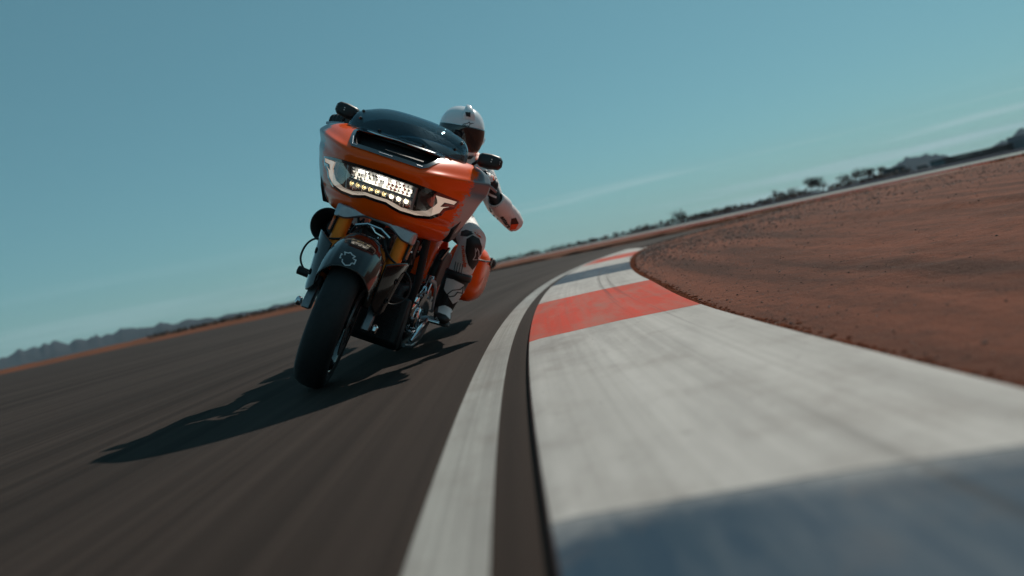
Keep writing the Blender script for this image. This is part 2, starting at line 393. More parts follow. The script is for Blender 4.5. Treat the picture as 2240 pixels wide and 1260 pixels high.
# ---- far road on its low embankment: red face, white kerb, grey asphalt
def off_foot(i, d, z):
    a = A_foot[max(i - 1, 0)]; b = A_foot[min(i + 1, len(FOOT) - 1)]; t = (b - a) / np.linalg.norm(b - a)
    p = A_foot[i] + np.array((t[1], -t[0])) * d; return (float(p[0]), float(p[1]), z)
M_farred = mat('far_red_bank', (.20, .020, .008), 1, spec=0, var=.5, vscale=.8)
M_farwhite = mat('far_white_paint', (.38, .40, .37), 1, spec=0, var=.4, vscale=.6)
M_faras = mat('far_asphalt', (.05, .055, .066), 1, spec=0, var=.4, vscale=.3)
def strip(name, prof, m, **tags):
    g = G(); g.surf(lambda u, i: off_foot(i, *u), prof, range(len(FOOT))); return g.obj(name, m, smooth=False, **tags)
strip('far_bank', [(-.15, -.12), (0, .0), (1.15, .125)], M_farred, kind='structure')
strip('far_bank_line', [(.40, .052), (.43, .062), (.52, .072), (.56, .066)], M_farwhite, kind='structure')
strip('far_kerb', [(1.15, .125), (1.2, .150), (2.15, .205), (2.2, .19)], M_farwhite, kind='structure')
strip('far_road', [(2.2, .19), (4, .235), (13, .315), (14, .1), (14.5, -.2)], M_faras, kind='structure')

# ---- paved paddock beyond the far road, mountains
def mountains(name, pts, dist, depth, m, seed):
    """ridge from (pixel x, pixels above the horizon) at a distance"""
    g = G(); P = []
    xs = [p[0] for p in pts]; hs_ = [p[1] for p in pts]
    cols = int((xs[-1] - xs[0]) / 5)
    rows = 17
    def fn(u, v):
        px = xs[0] + (xs[-1] - xs[0]) * u; d = ray(px, 813.8 - px * .2199); d.z = 0; d = d / d.y
        h = interp(px, xs, hs_) / FPX * dist * (.86 + .28 * noise.fractal(Vector((px * .035, seed, 0)), .8, 2.2, 4))
        k = 1 - abs(2 * v - 1)
        nz_ = noise.ridged_multi_fractal(Vector((u * cols * .09, v * 3, seed)), 1, 2.1, 5, 1, 2) * .28
        rough = h * (k ** .8) * (.78 + nz_ * .5) if 0 < v < 1 else 0
        y = dist + depth * (v - .5)
        return (d.x * y, y, rough - 1)
    g.surf(fn, lin(0, 1, cols), lin(0, 1, rows)); return g.obj(name, m, angle=60, kind='structure')
M_mtn = mat('mountain_rock', (.030, .028, .030), 1, spec=0, var=.6, vscale=.004, dirt=(.015, .016, .019))
mountains('mountain_range', [(-500, 30), (-300, 48), (-100, 34), (0, 40), (90, 47), (180, 45), (230, 36), (270, 40), (330, 34), (400, 30), (470, 22), (560, 16), (640, 19), (700, 10)], 4600, 1500, M_mtn, 2)
mountains('mountain_ridge', [(1800, 0), (1880, 8), (1935, 14), (1990, 44), (2020, 36), (2050, 38), (2075, 20), (2110, 8), (2160, 16), (2200, 30), (2240, 48), (2300, 52), (2400, 20), (2480, 5)], 4200, 900, M_mtn, 5)
mountains('mountain_ridge', [(500, 4), (560, 12), (620, 15), (700, 16), (760, 9), (900, 3), (1000, 0)], 7000, 1200, M_mtn, 8)
mountains('mountain_ridge', [(1560, 2), (1600, 10), (1640, 5), (1680, 14), (1720, 9), (1790, 4)], 6500, 1200, M_mtn, 11)

# ---- loose stones along the infield edge, dry grass, scrub
def infield_pt(y, o):
    if y < 13.6: return arc(y, kw(y) + o)
    i = int((np.abs(A_in[:, 1] - y) + (A_in[:, 0] > 8) * 99).argmin()); i = min(i, len(INN) - 2)
    d = A_in[i + 1] - A_in[i - 1]; d = d / np.linalg.norm(d); return (A_in[i][0] + d[1] * o, A_in[i][1] - d[0] * o)
ICO = None
bm = bmesh.new(); bmesh.ops.create_icosphere(bm, subdivisions=1, radius=1); ICO = ([tuple(v.co) for v in bm.verts], [[v.index for v in f.verts] for f in bm.faces]); bm.free()
gbvh = BVHTree.FromPolygons([Vector(v) for v in V], F)
def zat(x, y):
    h = gbvh.ray_cast(Vector((x, y, 5)), Vector((0, 0, -1)))[0]; return h.z if h else 0
rnd = random.Random(3)
stones = [G(), G()]
for i in range(8000):
    y = 1.2 + 20 * rnd.random() ** 1.0; o = rnd.expovariate(1 / (.30 + y * .07)) + .012
    if y > 21.2: continue
    if rnd.random() < .25: o = rnd.uniform(0, 7)
    x, yy = infield_pt(y, o)
    if inpoly(x, yy, ASPH): continue
    s = min(.028, .0025 + .0011 * min(y, 16) * rnd.random() + rnd.expovariate(1 / .0022)) * (.35 + .65 * smooth01(4, 11, y)); z = zat(x, yy)
    if z < -.03: continue
    a, b, c = s * rnd.uniform(.7, 1.4), s * rnd.uniform(.6, 1.2), s * rnd.uniform(.4, .8)
    rot = Matrix.Rotation(rnd.uniform(0, 6.3), 3, 'Z')
    Vs = [rot @ Vector((v[0] * a * rnd.uniform(.8, 1.2), v[1] * b, v[2] * c)) + Vector((x, yy, z + c * .3)) for v in ICO[0]]
    stones[rnd.random() < .22].add(Vs, ICO[1])
soil = G()
for i in range(5200):            # soil spilled over the kerb's inner edge
    y = 1.0 + 12.4 * rnd.random() ** 1.3; o = rnd.gauss(.006, .018) - (.05 * rnd.random() ** 3 if rnd.random() < .5 else 0)
    o += .016 * noise.noise(Vector((y * 2.3, 0, 5)))
    x, yy = infield_pt(y, o); s = rnd.uniform(.0025, .006) * (1 + .10 * y)
    soil.add([Vector((v[0] * s * rnd.uniform(.8, 1.6), v[1] * s * 1.3, v[2] * s * .5)) + Vector((x, yy, (.020 if o < 0 else .012) + s * .2)) for v in ICO[0]], ICO[1])
soil.obj('loose_soil', mat('loose_soil', (.14, .048, .028), .95, var=.6, vscale=9, spec=0), smooth=False, kind='stuff', label='loose brown soil spilled onto the inner edge of the kerb', category='soil')
stones[0].obj('gravel', mat('dark_stone', (.055, .036, .03), .9, var=.6, vscale=5), smooth=False, kind='stuff', label='small dark stones scattered over the brown infield dirt', category='gravel')
stones[1].obj('gravel', mat('pale_stone', (.22, .17, .15), .85, var=.5, vscale=5), smooth=False, kind='stuff', label='pale pebbles scattered along the infield edge', category='gravel')
g = G()
for i in range(5000):
    y = rnd.uniform(12, 34); x = rnd.uniform(7, 24)
    if inpoly(x, y, ASPH) or side_of_foot(x, y) < 0 : continue
    if pdist(x, y, A_foot) > 6 * rnd.random() ** 1.5 + .25 or noise.noise(Vector((x * .5, y * .5, 0))) < -.1: continue
    z = zat(x, y)
    for k in range(7):
        a = rnd.uniform(0, 6.3); L = rnd.uniform(.04, .13); w = .010; dx, dy = math.cos(a), math.sin(a); q = rnd.uniform(.3, 1)
        bx, by = x + rnd.uniform(-.12, .12), y + rnd.uniform(-.12, .12)
        g.add([(bx - dy * w, by + dx * w, z - .01), (bx + dy * w, by - dx * w, z - .01), (bx + dx * L * q, by + dy * L * q, z + L)], [(0, 1, 2)])
g.obj('dry_grass', mat('dry_grass', (.22, .095, .032), .9, var=.7, vscale=.8, spec=0), smooth=False, kind='stuff', label='tufts of dry orange grass below the far red bank', category='dry grass')
def leaf(g, c, s, rnd):
    a = Vector((rnd.gauss(0, 1), rnd.gauss(0, 1), rnd.gauss(0, 1))).normalized(); b = a.orthogonal().normalized() * s; d = a.cross(b)
    c = Vector(c); g.add([c - b, c + d * .6, c + b, c - d * .6], [(0, 1, 2, 3)])
M_leafd = mat('leaf_dark', (.05, .042, .03), .8, var=.5, vscale=.5)
M_leafb = mat('leaf_brown', (.085, .055, .04), .85, var=.6, vscale=.5)
M_bark = mat('bark', (.07, .05, .04), .9, var=.5, vscale=3)
# scrub that reads as one dark fringe on the horizon
g = G()
def scrub(px0, px1, dist, hmax, n):
    for i in range(n):
        px = rnd.uniform(px0, px1); d = ray(px, 813.8 - px * .2199); d.z = 0; d = d / d.y; y = dist * rnd.uniform(.9, 1.15)
        s = hmax * rnd.uniform(.4, 1)
        for k in range(9): leaf(g, (d.x * y + rnd.gauss(0, s * .7), y + rnd.gauss(0, s * .7), max(.05, rnd.random() * s) + (.35 if dist < 120 else 0)), s * .3, rnd)
scrub(330, 700, 68, .42, 260)
scrub(1000, 1440, 190, 1.3, 240); scrub(1400, 1760, 260, 2.4, 170); scrub(1700, 1990, 300, 2.6, 90)
g.obj('scrub', M_leafb, smooth=False, kind='stuff', label='low brown scrub fringing the horizon', category='scrub')
def at_px(px, dist):
    d = ray(px, 813.8 - px * .2199); d.z = 0; d = d / d.y; return Vector((d.x * dist, dist, -.05))
def tree(px, dist, h, w, label, m, seed, lean=0):
    rn = random.Random(seed); o = at_px(px, dist); e = empty('desert_tree', Matrix.Translation(o), label=label, category='tree', group='desert trees on the horizon')
    t = G(); t.tube([(0, 0, -.2), (lean * .2, 0, h * .25), (lean * .5, .1, h * .55)], [h * .035, h * .028, h * .018], 7)
    cr = G(); cen = []
    for k in range(7):
        a = rn.uniform(0, 6.3); q = Vector((lean * .5 + math.cos(a) * w * rn.uniform(.15, .5), math.sin(a) * w * rn.uniform(.1, .4), h * rn.uniform(.5, .9)))
        t.tube([(lean * .35, 0, h * .38), q * .7 + Vector((0, 0, h * .1)), q], [h * .016, h * .01, h * .005], 5); cen.append(q)
    t.obj('trunk', M_bark, e)
    for q in cen:
        for k in range(60):
            v = Vector((rn.gauss(0, 1), rn.gauss(0, 1), rn.gauss(0, .8))) * (w * .15); leaf(cr, q + v, h * .055, rn)
    cr.obj('crown', m, e, smooth=False)
tree(1487, 255, 4.4, 5.5, 'dark round tree standing alone at the left end of the far scrub', M_leafd, 1)
tree(1705, 270, 4.2, 3.5, 'small thin tree left of the pair of trees on the horizon', M_leafb, 2)
tree(1738, 280, 3.6, 6, 'low wide bush right after the small thin tree', M_leafb, 3)
tree(1776, 290, 6.2, 4.5, 'tall open tree, left one of the pair on the horizon', M_leafb, 4)
tree(1793, 290, 5.6, 5, 'tall darker tree, right one of the pair on the horizon', M_leafd, 5)
tree(1848, 300, 4.8, 5, 'rounded brown tree halfway between the tree pair and the parked truck', M_leafb, 6)
tree(1884, 310, 6.3, 6, 'broad brown tree on the horizon left of the parked truck', M_leafb, 7)
tree(1905, 320, 5.6, 4, 'narrow brown tree next to the broad one left of the truck', M_leafb, 8)
tree(1935, 325, 5.2, 4, 'small brown tree just behind the parked truck', M_leafb, 9)

# ---- paddock things on the right horizon
def on_far(px, dist): return at_px(px, dist)
M_darkwall = mat('dark_corrugated', (.028, .017, .015), .7, var=.5, vscale=.5)
M_grey = mat('grey_cladding', (.20, .23, .26), .7, var=.3, vscale=.5)
M_glass_d = mat('dark_glass', (.012, .016, .02), .15)
M_vdark = mat('truck_dark', (.03, .045, .06), .4, coat=.5)
M_vteal = mat('van_teal', (.012, .07, .10), .4, coat=.6)
M_vwhite = mat('vehicle_white', (.55, .58, .58), .5)
M_rub = mat('rubber', (.012, .012, .012), .8)
M_steel0 = mat('dull_steel', (.3, .3, .3), .4, metal=1)
def facing(px, dist):
    """frame at a place on the horizon whose x runs across the view"""
    o = at_px(px, dist); d = Vector((o.x, o.y, 0)).normalized(); x = Vector((d.y, -d.x, 0))
    return Matrix(((x.x, d.x, 0, o.x), (x.y, d.y, 0, o.y), (0, 0, 1, o.z), (0, 0, 0, 1)))
D = 330; k = D / FPX * 1.24
e = empty('dark_wall', facing(2130, D), label='long dark corrugated wall left of the grey building', category='wall')
W_ = 30
for i in range(10):
    g = G(); x0 = -W_ / 2 + i * 3.0
    for c in range(6): g.box((x0 + .25 + c * .5, 0, 1.5), (.46, .16 + .06 * (c % 2), 3.3))
    g.obj('wall_panel', M_darkwall, e, smooth=False)
g = G(); g.box((0, 0, 3.2), (W_ + .2, .5, .14)); g.obj('coping', mat('rust_cap', (.16, .09, .06), .8), e)
e = empty('grey_building', facing(2262, D - 10), label='grey clad shed with a flat roof at the right edge of the picture', category='building')
g = G(); g.box((6, 6, 2.7), (30, 14, 5.5)); g.obj('wall', M_grey, e, smooth=False)
g = G(); g.box((6, 6, 5.55), (30.6, 14.6, .25)); g.obj('roof', mat('roof_sheet', (.14, .16, .18), .6), e)
for i in range(5):
    g = G(); g.box((-5 + i * 5, -1.05, 1.9), (3.2, .12, 3.8)); dr = g.obj('roller_door', mat('door_grey', (.13, .15, .17), .6), e, bevel=.02)
    g = G()
    for q in range(8): g.box((-5 + i * 5, -1.14, .3 + q * .45), (3.0, .05, .06))
    g.obj('rib', M_grey, dr)
def vehicle(name, px, dist, L, H, mbody, label, cat, group=None, roof=None):
    e = empty(name, facing(px, dist), label=label, category=cat)
    if group: e['group'] = group
    g = G(); g.prism([(-L / 2, -.95, .45), (L / 2, -.95, .45), (L / 2, -.95, H * .5), (L * .42, -.95, H * .58), (L * .3, -.95, H), (-L / 2, -.95, H)], (0, 1.9, 0)); g.obj('body', mbody, e, bevel=.06)
    if roof: g = G(); g.box((-L * .1, 0, H + .06), (L * .78, 1.8, .14)); g.obj('roof', roof, e)
    for x in (-L * .3, 0, L * .22):
        g = G(); g.box((x, -.97, H * .73), (L * .2, .06, H * .22)); g.obj('window', M_glass_d, e)
    for x in (-L * .32, L * .3):
        for y in (-.85, .85):
            g = G(); g.lathe([(.0, -.12), (.36, -.12), (.4, -.06), (.4, .06), (.36, .12), (0, .12)], (x, y, .4), (0, 1, 0), 20); w = g.obj('wheel', M_rub, e)
            g = G(); g.lathe([(0, -.135), (.2, -.135), (.22, -.11)], (x, y, .4), (0, 1, 0), 16); g.obj('rim', M_steel0, w)
    g = G(); g.box((L / 2 + .02, -.6, .75), (.06, .3, .2)); g.obj('headlight', M_vwhite, e); g = G(); g.box((L / 2 + .02, .6, .75), (.06, .3, .2)); g.obj('headlight', M_vwhite, e)
vehicle('parked_truck', 1962, 300, 9, 3.6, M_vdark, 'dark box truck with a white roof parked beyond the far road', 'truck', roof=M_vwhite)
vehicle('parked_van', 2052, 305, 5.2, 2.9, M_vteal, 'teal van with a white roof parked left of the dark wall', 'van', roof=M_vwhite)
vehicle('parked_car', 2020, 315, 4.5, 2.0, mat('car_grey', (.07, .07, .08), .4, coat=.5), 'small grey car parked between the truck and the teal van', 'car')
vehicle('parked_car', 1922, 310, 4.3, 1.8, mat('car_black', (.02, .02, .022), .4, coat=.5), 'small black car parked left of the truck', 'car')

# ---- air: thin haze over the whole place
g = G(); g.box((0, 0, 160), (19000, 19000, 330)); hz = g.obj('haze', None or mat('haze_dummy', (1, 1, 1)), smooth=False, kind='stuff', label='thin pale haze in the air over the desert', category='haze')
hm = bpy.data.materials.new('haze_air'); hm.use_nodes = True; t = hm.node_tree
for n in list(t.nodes): t.nodes.remove(n)
pv = t.nodes.new('ShaderNodeVolumePrincipled'); pv.inputs['Color'].default_value = (.60, .84, 1, 1); pv.inputs['Density'].default_value = .000045; pv.inputs['Anisotropy'].default_value = 0
mo = t.nodes.new('ShaderNodeOutputMaterial'); t.links.new(pv.outputs[0], mo.inputs['Volume']); hz.data.materials.clear(); hz.data.materials.append(hm)

# ================================================================== MOTORCYCLE (x forward, y its left, z up)
YAW, LEAN, STEER = R(3.0), R(30.8), R(8)
BF = Vector((-math.sin(YAW), -math.cos(YAW), 0)); BL0 = Vector((math.cos(YAW), -math.sin(YAW), 0)); UZ = Vector((0, 0, 1))
BL = BL0 * math.cos(LEAN) - UZ * math.sin(LEAN); BU = BL0 * math.sin(LEAN) + UZ * math.cos(LEAN)
_g = ray(704, 843); _c = CO + _g * (-CAMH / _g.z)
BO = _c - BL * .035 - BU * .012; BO.z += .0
BM = Matrix(((BF.x, BL.x, BU.x, BO.x), (BF.y, BL.y, BU.y, BO.y), (BF.z, BL.z, BU.z, BO.z), (0, 0, 0, 1)))
AX0 = Vector((-.335, 0, .90)); AXD = Vector((-math.sin(R(26)), 0, math.cos(R(26))))
SM = Matrix.Translation(AX0) @ Matrix.Rotation(STEER, 4, AXD) @ Matrix.Translation(-AX0)     # turned handlebars, fork and front wheel

M_orange = None
def paint_material():
    m = bpy.data.materials.new('orange_paint'); m.use_nodes = True; t = m.node_tree; b = t.nodes['Principled BSDF']
    tc_ = node(t, 'ShaderNodeTexCoord'); s = node(t, 'ShaderNodeSeparateXYZ'); t.links.new(tc_.outputs['Object'], s.inputs[0])
    ab = node(t, 'ShaderNodeMath', operation='ABSOLUTE'); t.links.new(s.outputs[1], ab.inputs[0])
    n1 = node(t, 'ShaderNodeTexNoise'); n1.inputs['Scale'].default_value = 26; n1.inputs['Detail'].default_value = 7; n1.inputs['Roughness'].default_value = .75
    mp_ = node(t, 'ShaderNodeMapping'); mp_.inputs['Scale'].default_value = (1.0, .5, 2.2); t.links.new(tc_.outputs['Object'], mp_.inputs[0]); t.links.new(mp_.outputs[0], n1.inputs['Vector'])
    a = node(t, 'ShaderNodeMath', operation='MULTIPLY'); a.inputs[1].default_value = .16; t.links.new(n1.outputs[0], a.inputs[0])
    c = node(t, 'ShaderNodeMath', operation='ADD'); t.links.new(ab.outputs[0], c.inputs[0]); t.links.new(a.outputs[0], c.inputs[1])
    zz = node(t, 'ShaderNodeMath', operation='MULTIPLY'); zz.inputs[1].default_value = -.16; t.links.new(s.outputs[2], zz.inputs[0])
    xx = node(t, 'ShaderNodeMath', operation='MULTIPLY'); xx.inputs[1].default_value = -.14; t.links.new(s.outputs[0], xx.inputs[0])
    d = node(t, 'ShaderNodeMath', operation='ADD'); t.links.new(c.outputs[0], d.inputs[0]); t.links.new(zz.outputs[0], d.inputs[1])
    d2 = node(t, 'ShaderNodeMath', operation='ADD'); t.links.new(d.outputs[0], d2.inputs[0]); t.links.new(xx.outputs[0], d2.inputs[1])
    r = node(t, 'ShaderNodeMapRange'); r.inputs[1].default_value = .282; r.inputs[2].default_value = .300; t.links.new(d2.outputs[0], r.inputs[0])
    x = node(t, 'ShaderNodeMix', data_type='RGBA'); x.inputs[6].default_value = (1.0, .105, .003, 1); x.inputs[7].default_value = (.22, .235, .245, 1)
    t.links.new(r.outputs[0], x.inputs[0]); t.links.new(x.outputs[2], b.inputs['Base Color'])
    zr = node(t, 'ShaderNodeMapRange', interpolation_type='SMOOTHSTEP'); zr.inputs[1].default_value = .90; zr.inputs[2].default_value = .97; t.links.new(s.outputs[2], zr.inputs[0])
    x2 = node(t, 'ShaderNodeMix', data_type='RGBA'); x2.inputs[6].default_value = (.46, .44, .42, 1); x2.inputs[7].default_value = (.16, .18, .195, 1); t.links.new(zr.outputs[0], x2.inputs[0]); t.links.new(x2.outputs[2], x.inputs[7])
    b.inputs['Roughness'].default_value = .28; sock(b, 'Coat Weight', .38); sock(b, 'Coat Roughness', .03); sock(b, 'Specular IOR Level', .15)
    return m
M_orange = paint_material()
M_orange2 = mat('bag_orange', (1.0, .105, .003), .35, coat=.35, spec=.2)
M_black = mat('black_plastic', (.012, .012, .013), .45, bump=.08)
M_gloss = mat('gloss_black', (.010, .010, .012), .12, coat=1)
M_fend = mat('dark_grey_paint', (.012, .010, .010), .16, coat=.7, spec=.2)
M_dash = mat('matt_black', (.006, .006, .007), .8)
M_tyre = mat('tyre_rubber', (.011, .011, .012), .62, var=.4, vscale=40, bump=.3, bscale=300)
M_gold = mat('gold_anodised', (.95, .215, .006), .38, metal=.35, var=.2, vscale=60)
M_alu = mat('brushed_aluminium', (.42, .44, .47), .38, metal=1, var=.25, vscale=50)
M_chrome = mat('chrome', (.75, .76, .78), .10, metal=1)
M_steel = mat('disc_steel', (.25, .25, .26), .35, metal=1, var=.3, vscale=80)
M_eng = mat('engine_black', (.014, .014, .015), .5, metal=.2, var=.3, vscale=60)
M_cream = mat('cream_light_guide', (.80, .66, .54), .35, coat=.3, emit=.40, ecol=(1, .78, .62))
M_ember = mat('orange_reflector', (.75, .14, .01), .25, coat=1)
M_smoke = mat('smoked_signal', (.16, .12, .12), .12, coat=1)
M_grille = mat('grille', (.03, .03, .032), .5, metal=.6)
M_logo = mat('pale_logo', (.55, .55, .55), .5)
M_strip = mat('mirror_strip', (.62, .60, .56), .3)
def thin_glass(name, tint, gl=.10, rough=.02):
    m = bpy.data.materials.new(name); m.use_nodes = True; t = m.node_tree
    for n in list(t.nodes): t.nodes.remove(n)
    tr = node(t, 'ShaderNodeBsdfTransparent'); tr.inputs[0].default_value = (*tint, 1)
    gs = node(t, 'ShaderNodeBsdfGlossy'); gs.inputs['Roughness'].default_value = rough
    fr = node(t, 'ShaderNodeFresnel'); fr.inputs[0].default_value = 1.5
    ad = node(t, 'ShaderNodeMath', operation='MULTIPLY'); ad.inputs[1].default_value = gl * 10; t.links.new(fr.outputs[0], ad.inputs[0])
    mx = node(t, 'ShaderNodeMixShader'); t.links.new(ad.outputs[0], mx.inputs[0]); t.links.new(tr.outputs[0], mx.inputs[1]); t.links.new(gs.outputs[0], mx.inputs[2])
    o = node(t, 'ShaderNodeOutputMaterial'); t.links.new(mx.outputs[0], o.inputs[0]); return m
M_screen = thin_glass('smoked_screen', (.42, .55, .62), .09)
M_clear = thin_glass('clear_lens', (.95, .96, .96), .035)

bike = empty('motorcycle', BM, label='orange touring motorcycle with a dark smoked windscreen, leaning hard into the bend', category='motorcycle')

# ---- front wheel
AZ = .306
def wheel(name, c, r, hw, rr, S, disc_r):
    """tyre outer radius r, half width hw, rim radius rr; axle along y"""
    ax = (0, 1, 0)
    half = [(rr + .003, .80), (rr + .022, .98), (rr + (r - rr) * .55, 1.0), (rr + (r - rr) * .82, .84), (rr + (r - rr) * .95, .50), (r - .0012, .22), (r, 0)]
    prof = [(a, -b * hw) for a, b in half] + [(a, b * hw) for a, b in reversed(half[:-1])]
    g = G(); rw = hw * .8
    g.lathe([(rr + .006, -rw), (rr + .012, -rw - .004), (rr - .004, -rw - .004), (rr - .016, -rw + .008), (rr - .02, -.012), (rr - .02, .012), (rr - .016, rw - .008), (rr - .004, rw + .004), (rr + .012, rw + .004), (rr + .006, rw)], c, ax, 72, closed=True)
    part = g.xf(S).obj(name, M_gloss, bike)
    g = G(); g.lathe(prof, c, ax, 96); g.xf(S).obj('tyre', M_tyre, part, angle=80)
    for s in (-1, 1):
        g = G(); g.lathe([(rr - .003, s * (rw + .005)), (rr + .004, s * (rw + .0065)), (rr + .009, s * (rw + .005))], c, ax, 72); g.xf(S).obj('rim_lip', M_steel, part)
    g = G(); g.lathe([(0, -.075), (.03, -.075), (.042, -.05), (.038, 0), (.042, .05), (.03, .075), (0, .075)], c, ax, 28); g.xf(S).obj('hub', M_eng, part)
    for k in range(7):
        for d in (-.09, .09):
            a = 2 * math.pi * k / 7 + d; g = G(); c_ = Vector(c)
            q = lambda rad, ang: c_ + Vector((math.cos(ang) * rad, 0, math.sin(ang) * rad))
            g.tube([q(.035, a - d * .6), q(.12, a), q(rr - .012, a + d * .9)], [(.013, .016), (.009, .013), (.011, .016)], 8, ref=(0, 1, 0)); g.xf(S).obj('spoke', M_gloss, part)
    if disc_r:
        for s in (-1, 1):
            g = G(); y = s * .066
            g.lathe([(disc_r - .05, y - .0025), (disc_r, y - .0025), (disc_r, y + .0025), (disc_r - .05, y + .0025)], c, ax, 64, closed=True); dk = g.xf(S).obj('brake_disc', M_steel, part, smooth=False)
            g = G()
            for k in range(10):
                a = 2 * math.pi * k / 10; v = Vector((math.cos(a), 0, math.sin(a)))
                g.tube([Vector(c) + Vector((0, y, 0)) + v * .045, Vector(c) + Vector((0, y, 0)) + v * (disc_r - .045)], .006, 6)
            g.xf(S).obj('disc_carrier', M_eng, dk)
    return part
ID4 = Matrix.Identity(4)
wheel('front_wheel', (0, 0, AZ), .308, .064, .233, SM, .15)
wheel('rear_wheel', (-1.63, 0, .318), .320, .088, .224, ID4, .14)

# ---- fork
def fk(z, off=0): return (-(z - .32) * math.tan(R(26)) + off)
for s in (1, -1):
    y = .128 * s
    g = G(); g.tube([(fk(z), y, z) for z in (.42, .46, .60, .72, .80)], [.027, .0295, .0295, .0295, .0295], 24); t_ = g.xf(SM).obj('fork_tube', M_gold, bike)
    g = G(); g.tube([(fk(.455), y, .455), (fk(.435), y, .435)], .032, 24); g.xf(SM).obj('fork_seal', M_black, t_)
    g = G(); g.tube([(fk(.45), y, .45), (fk(.36), y, .36)], .021, 18); g.xf(SM).obj('fork_slider', M_steel, bike)
    g = G(); g.prism([(.035, y - .02 * s, .292), (-.028, y - .02 * s, .286), (-.050, y - .02 * s, .34), (-.062, y - .02 * s, .42), (-.03, y - .02 * s, .42), (.022, y - .02 * s, .335)], (0, .036 * s, 0)); g.xf(SM).obj('axle_carrier', M_steel, bike, bevel=.006)
    g = G(); g.lathe([(0, 0), (.014, 0), (.019, .004), (.019, .018), (.012, .024), (0, .024)], (0, y + .022 * s, AZ), (0, s, 0), 6 if s > 0 else 20); g.xf(SM).obj('axle_nut', M_chrome, bike, smooth=False, bevel=.002)
    g = G(); g.prism([(-.075, y - .062 * s, .36), (-.125, y - .062 * s, .40), (-.155, y - .062 * s, .47), (-.12, y - .062 * s, .49), (-.075, y - .062 * s, .45)], (0, .058 * s, 0)); ca = g.xf(SM).obj('brake_caliper', M_gloss, bike, bevel=.008)
    for zz in (.40, .45):
        g = G(); g.lathe([(0, 0), (.008, 0), (.008, .006), (0, .008)], (-.10 - (zz - .40) * .5, y - .004 * s, zz), (0, s, 0), 12); g.xf(SM).obj('bolt', M_alu, ca)
    g = G(); g.prism([(fk(.715) - .012, y + .033 * s, .715), (fk(.60) - .012, y + .033 * s, .60), (fk(.60) + .016, y + .033 * s, .60), (fk(.715) + .016, y + .033 * s, .715)], (0, .014 * s, 0)); rf = g.xf(SM).obj('reflector_mount', M_black, bike, bevel=.003)
    g = G(); g.prism([(fk(.705) + .017, y + .039 * s, .705), (fk(.61) + .017, y + .039 * s, .61), (fk(.61) + .021, y + .047 * s, .61), (fk(.705) + .021, y + .047 * s, .705)], (-.012, .002 * s, 0)); g.xf(SM).obj('reflector', M_ember, rf, bevel=.001)
# lower clamp: brushed arch between the tubes
def clamp_ring(y, zt, zb, x0, x1): return [(x1, y, zb), (x0, y, zb), (x0, y, zt), (x1, y, zt)]
g = G(); rings = []
for y in lin(-.178, .178, 25):
    a = abs(y) / .178; cx = fk(.71)
    zb = .672 + .040 * (1 - smooth01(.25, .8, a)); w = .058 if a < .93 else .045
    rings.append([(cx - .06, y, zb), (cx + w, y, zb), (cx + w - .004, y, .728 + .014 * (1 - a)), (cx - .06, y, .728)])
g.loft(rings); g.xf(SM).obj('fork_clamp', M_alu, bike, bevel=.008)
g = G(); g.tube([(fk(.70) + .055, -.075, .668), (fk(.70) + .06, -.03, .690), (fk(.70) + .06, .03, .690), (fk(.70) + .055, .075, .668)], .007, 8)
g.tube([(fk(.70) + .06, -.02, .692), (fk(.70) + .062, .012, .668), (fk(.70) + .05, .055, .66)], .006, 8); g.xf(SM).obj('brake_line_splitter', M_chrome, bike)
for s in (1, -1):
    P = spline([(fk(.70) + .03, .05 * s, .67), (-.10, .10 * s, .60), (-.09, .21 * s, .55), (-.10, .235 * s, .47), (-.09, .20 * s, .42), (-.09, .14 * s, .41)], 8)
    g = G(); g.tube(P, .0045, 8); g.xf(SM).obj('brake_hose', M_black, bike)
g = G(); g.tube([AX0 + AXD * .16, AX0 - AXD * .26], .035, 16); g.obj('steering_head', M_eng, bike)

# ---- front fender
def fend(u, v):
    """u: -1..1 across, v: angle round the wheel"""
    a = R(v); k = smooth01(25, 60, v) * (1 - smooth01(120, 165, v))
    prof = [(0, .024), (.25, .021), (.5, .008), (.7, -.016), (.85, -.050), (1, -.095 - .02 * k)]
    w = .100
    dr = interp(abs(u), [p[0] for p in prof], [p[1] for p in prof]); y = w * math.copysign(min(1, abs(u) * 1.22) ** .9, u) if u else 0
    y *= (1 + .12 * k * smooth01(.7, 1, abs(u)))
    rad = .324 + dr
    lead = 6 * (1 - abs(u) ** 2) if v < 40 else 0
    a = R(v - 10 * abs(u) ** 3 * (1 - smooth01(40, 70, v)))
    return (rad * math.cos(a), y, AZ + rad * math.sin(a))
g = G(); g.surf(fend, lin(-1, 1, 41), lin(40, 158, 60)); FEND = g.xf(SM); fender = g.obj('front_fender', M_fend, bike, solid=.005, angle=60)
FV = list(g.V); FF = list(g.F)
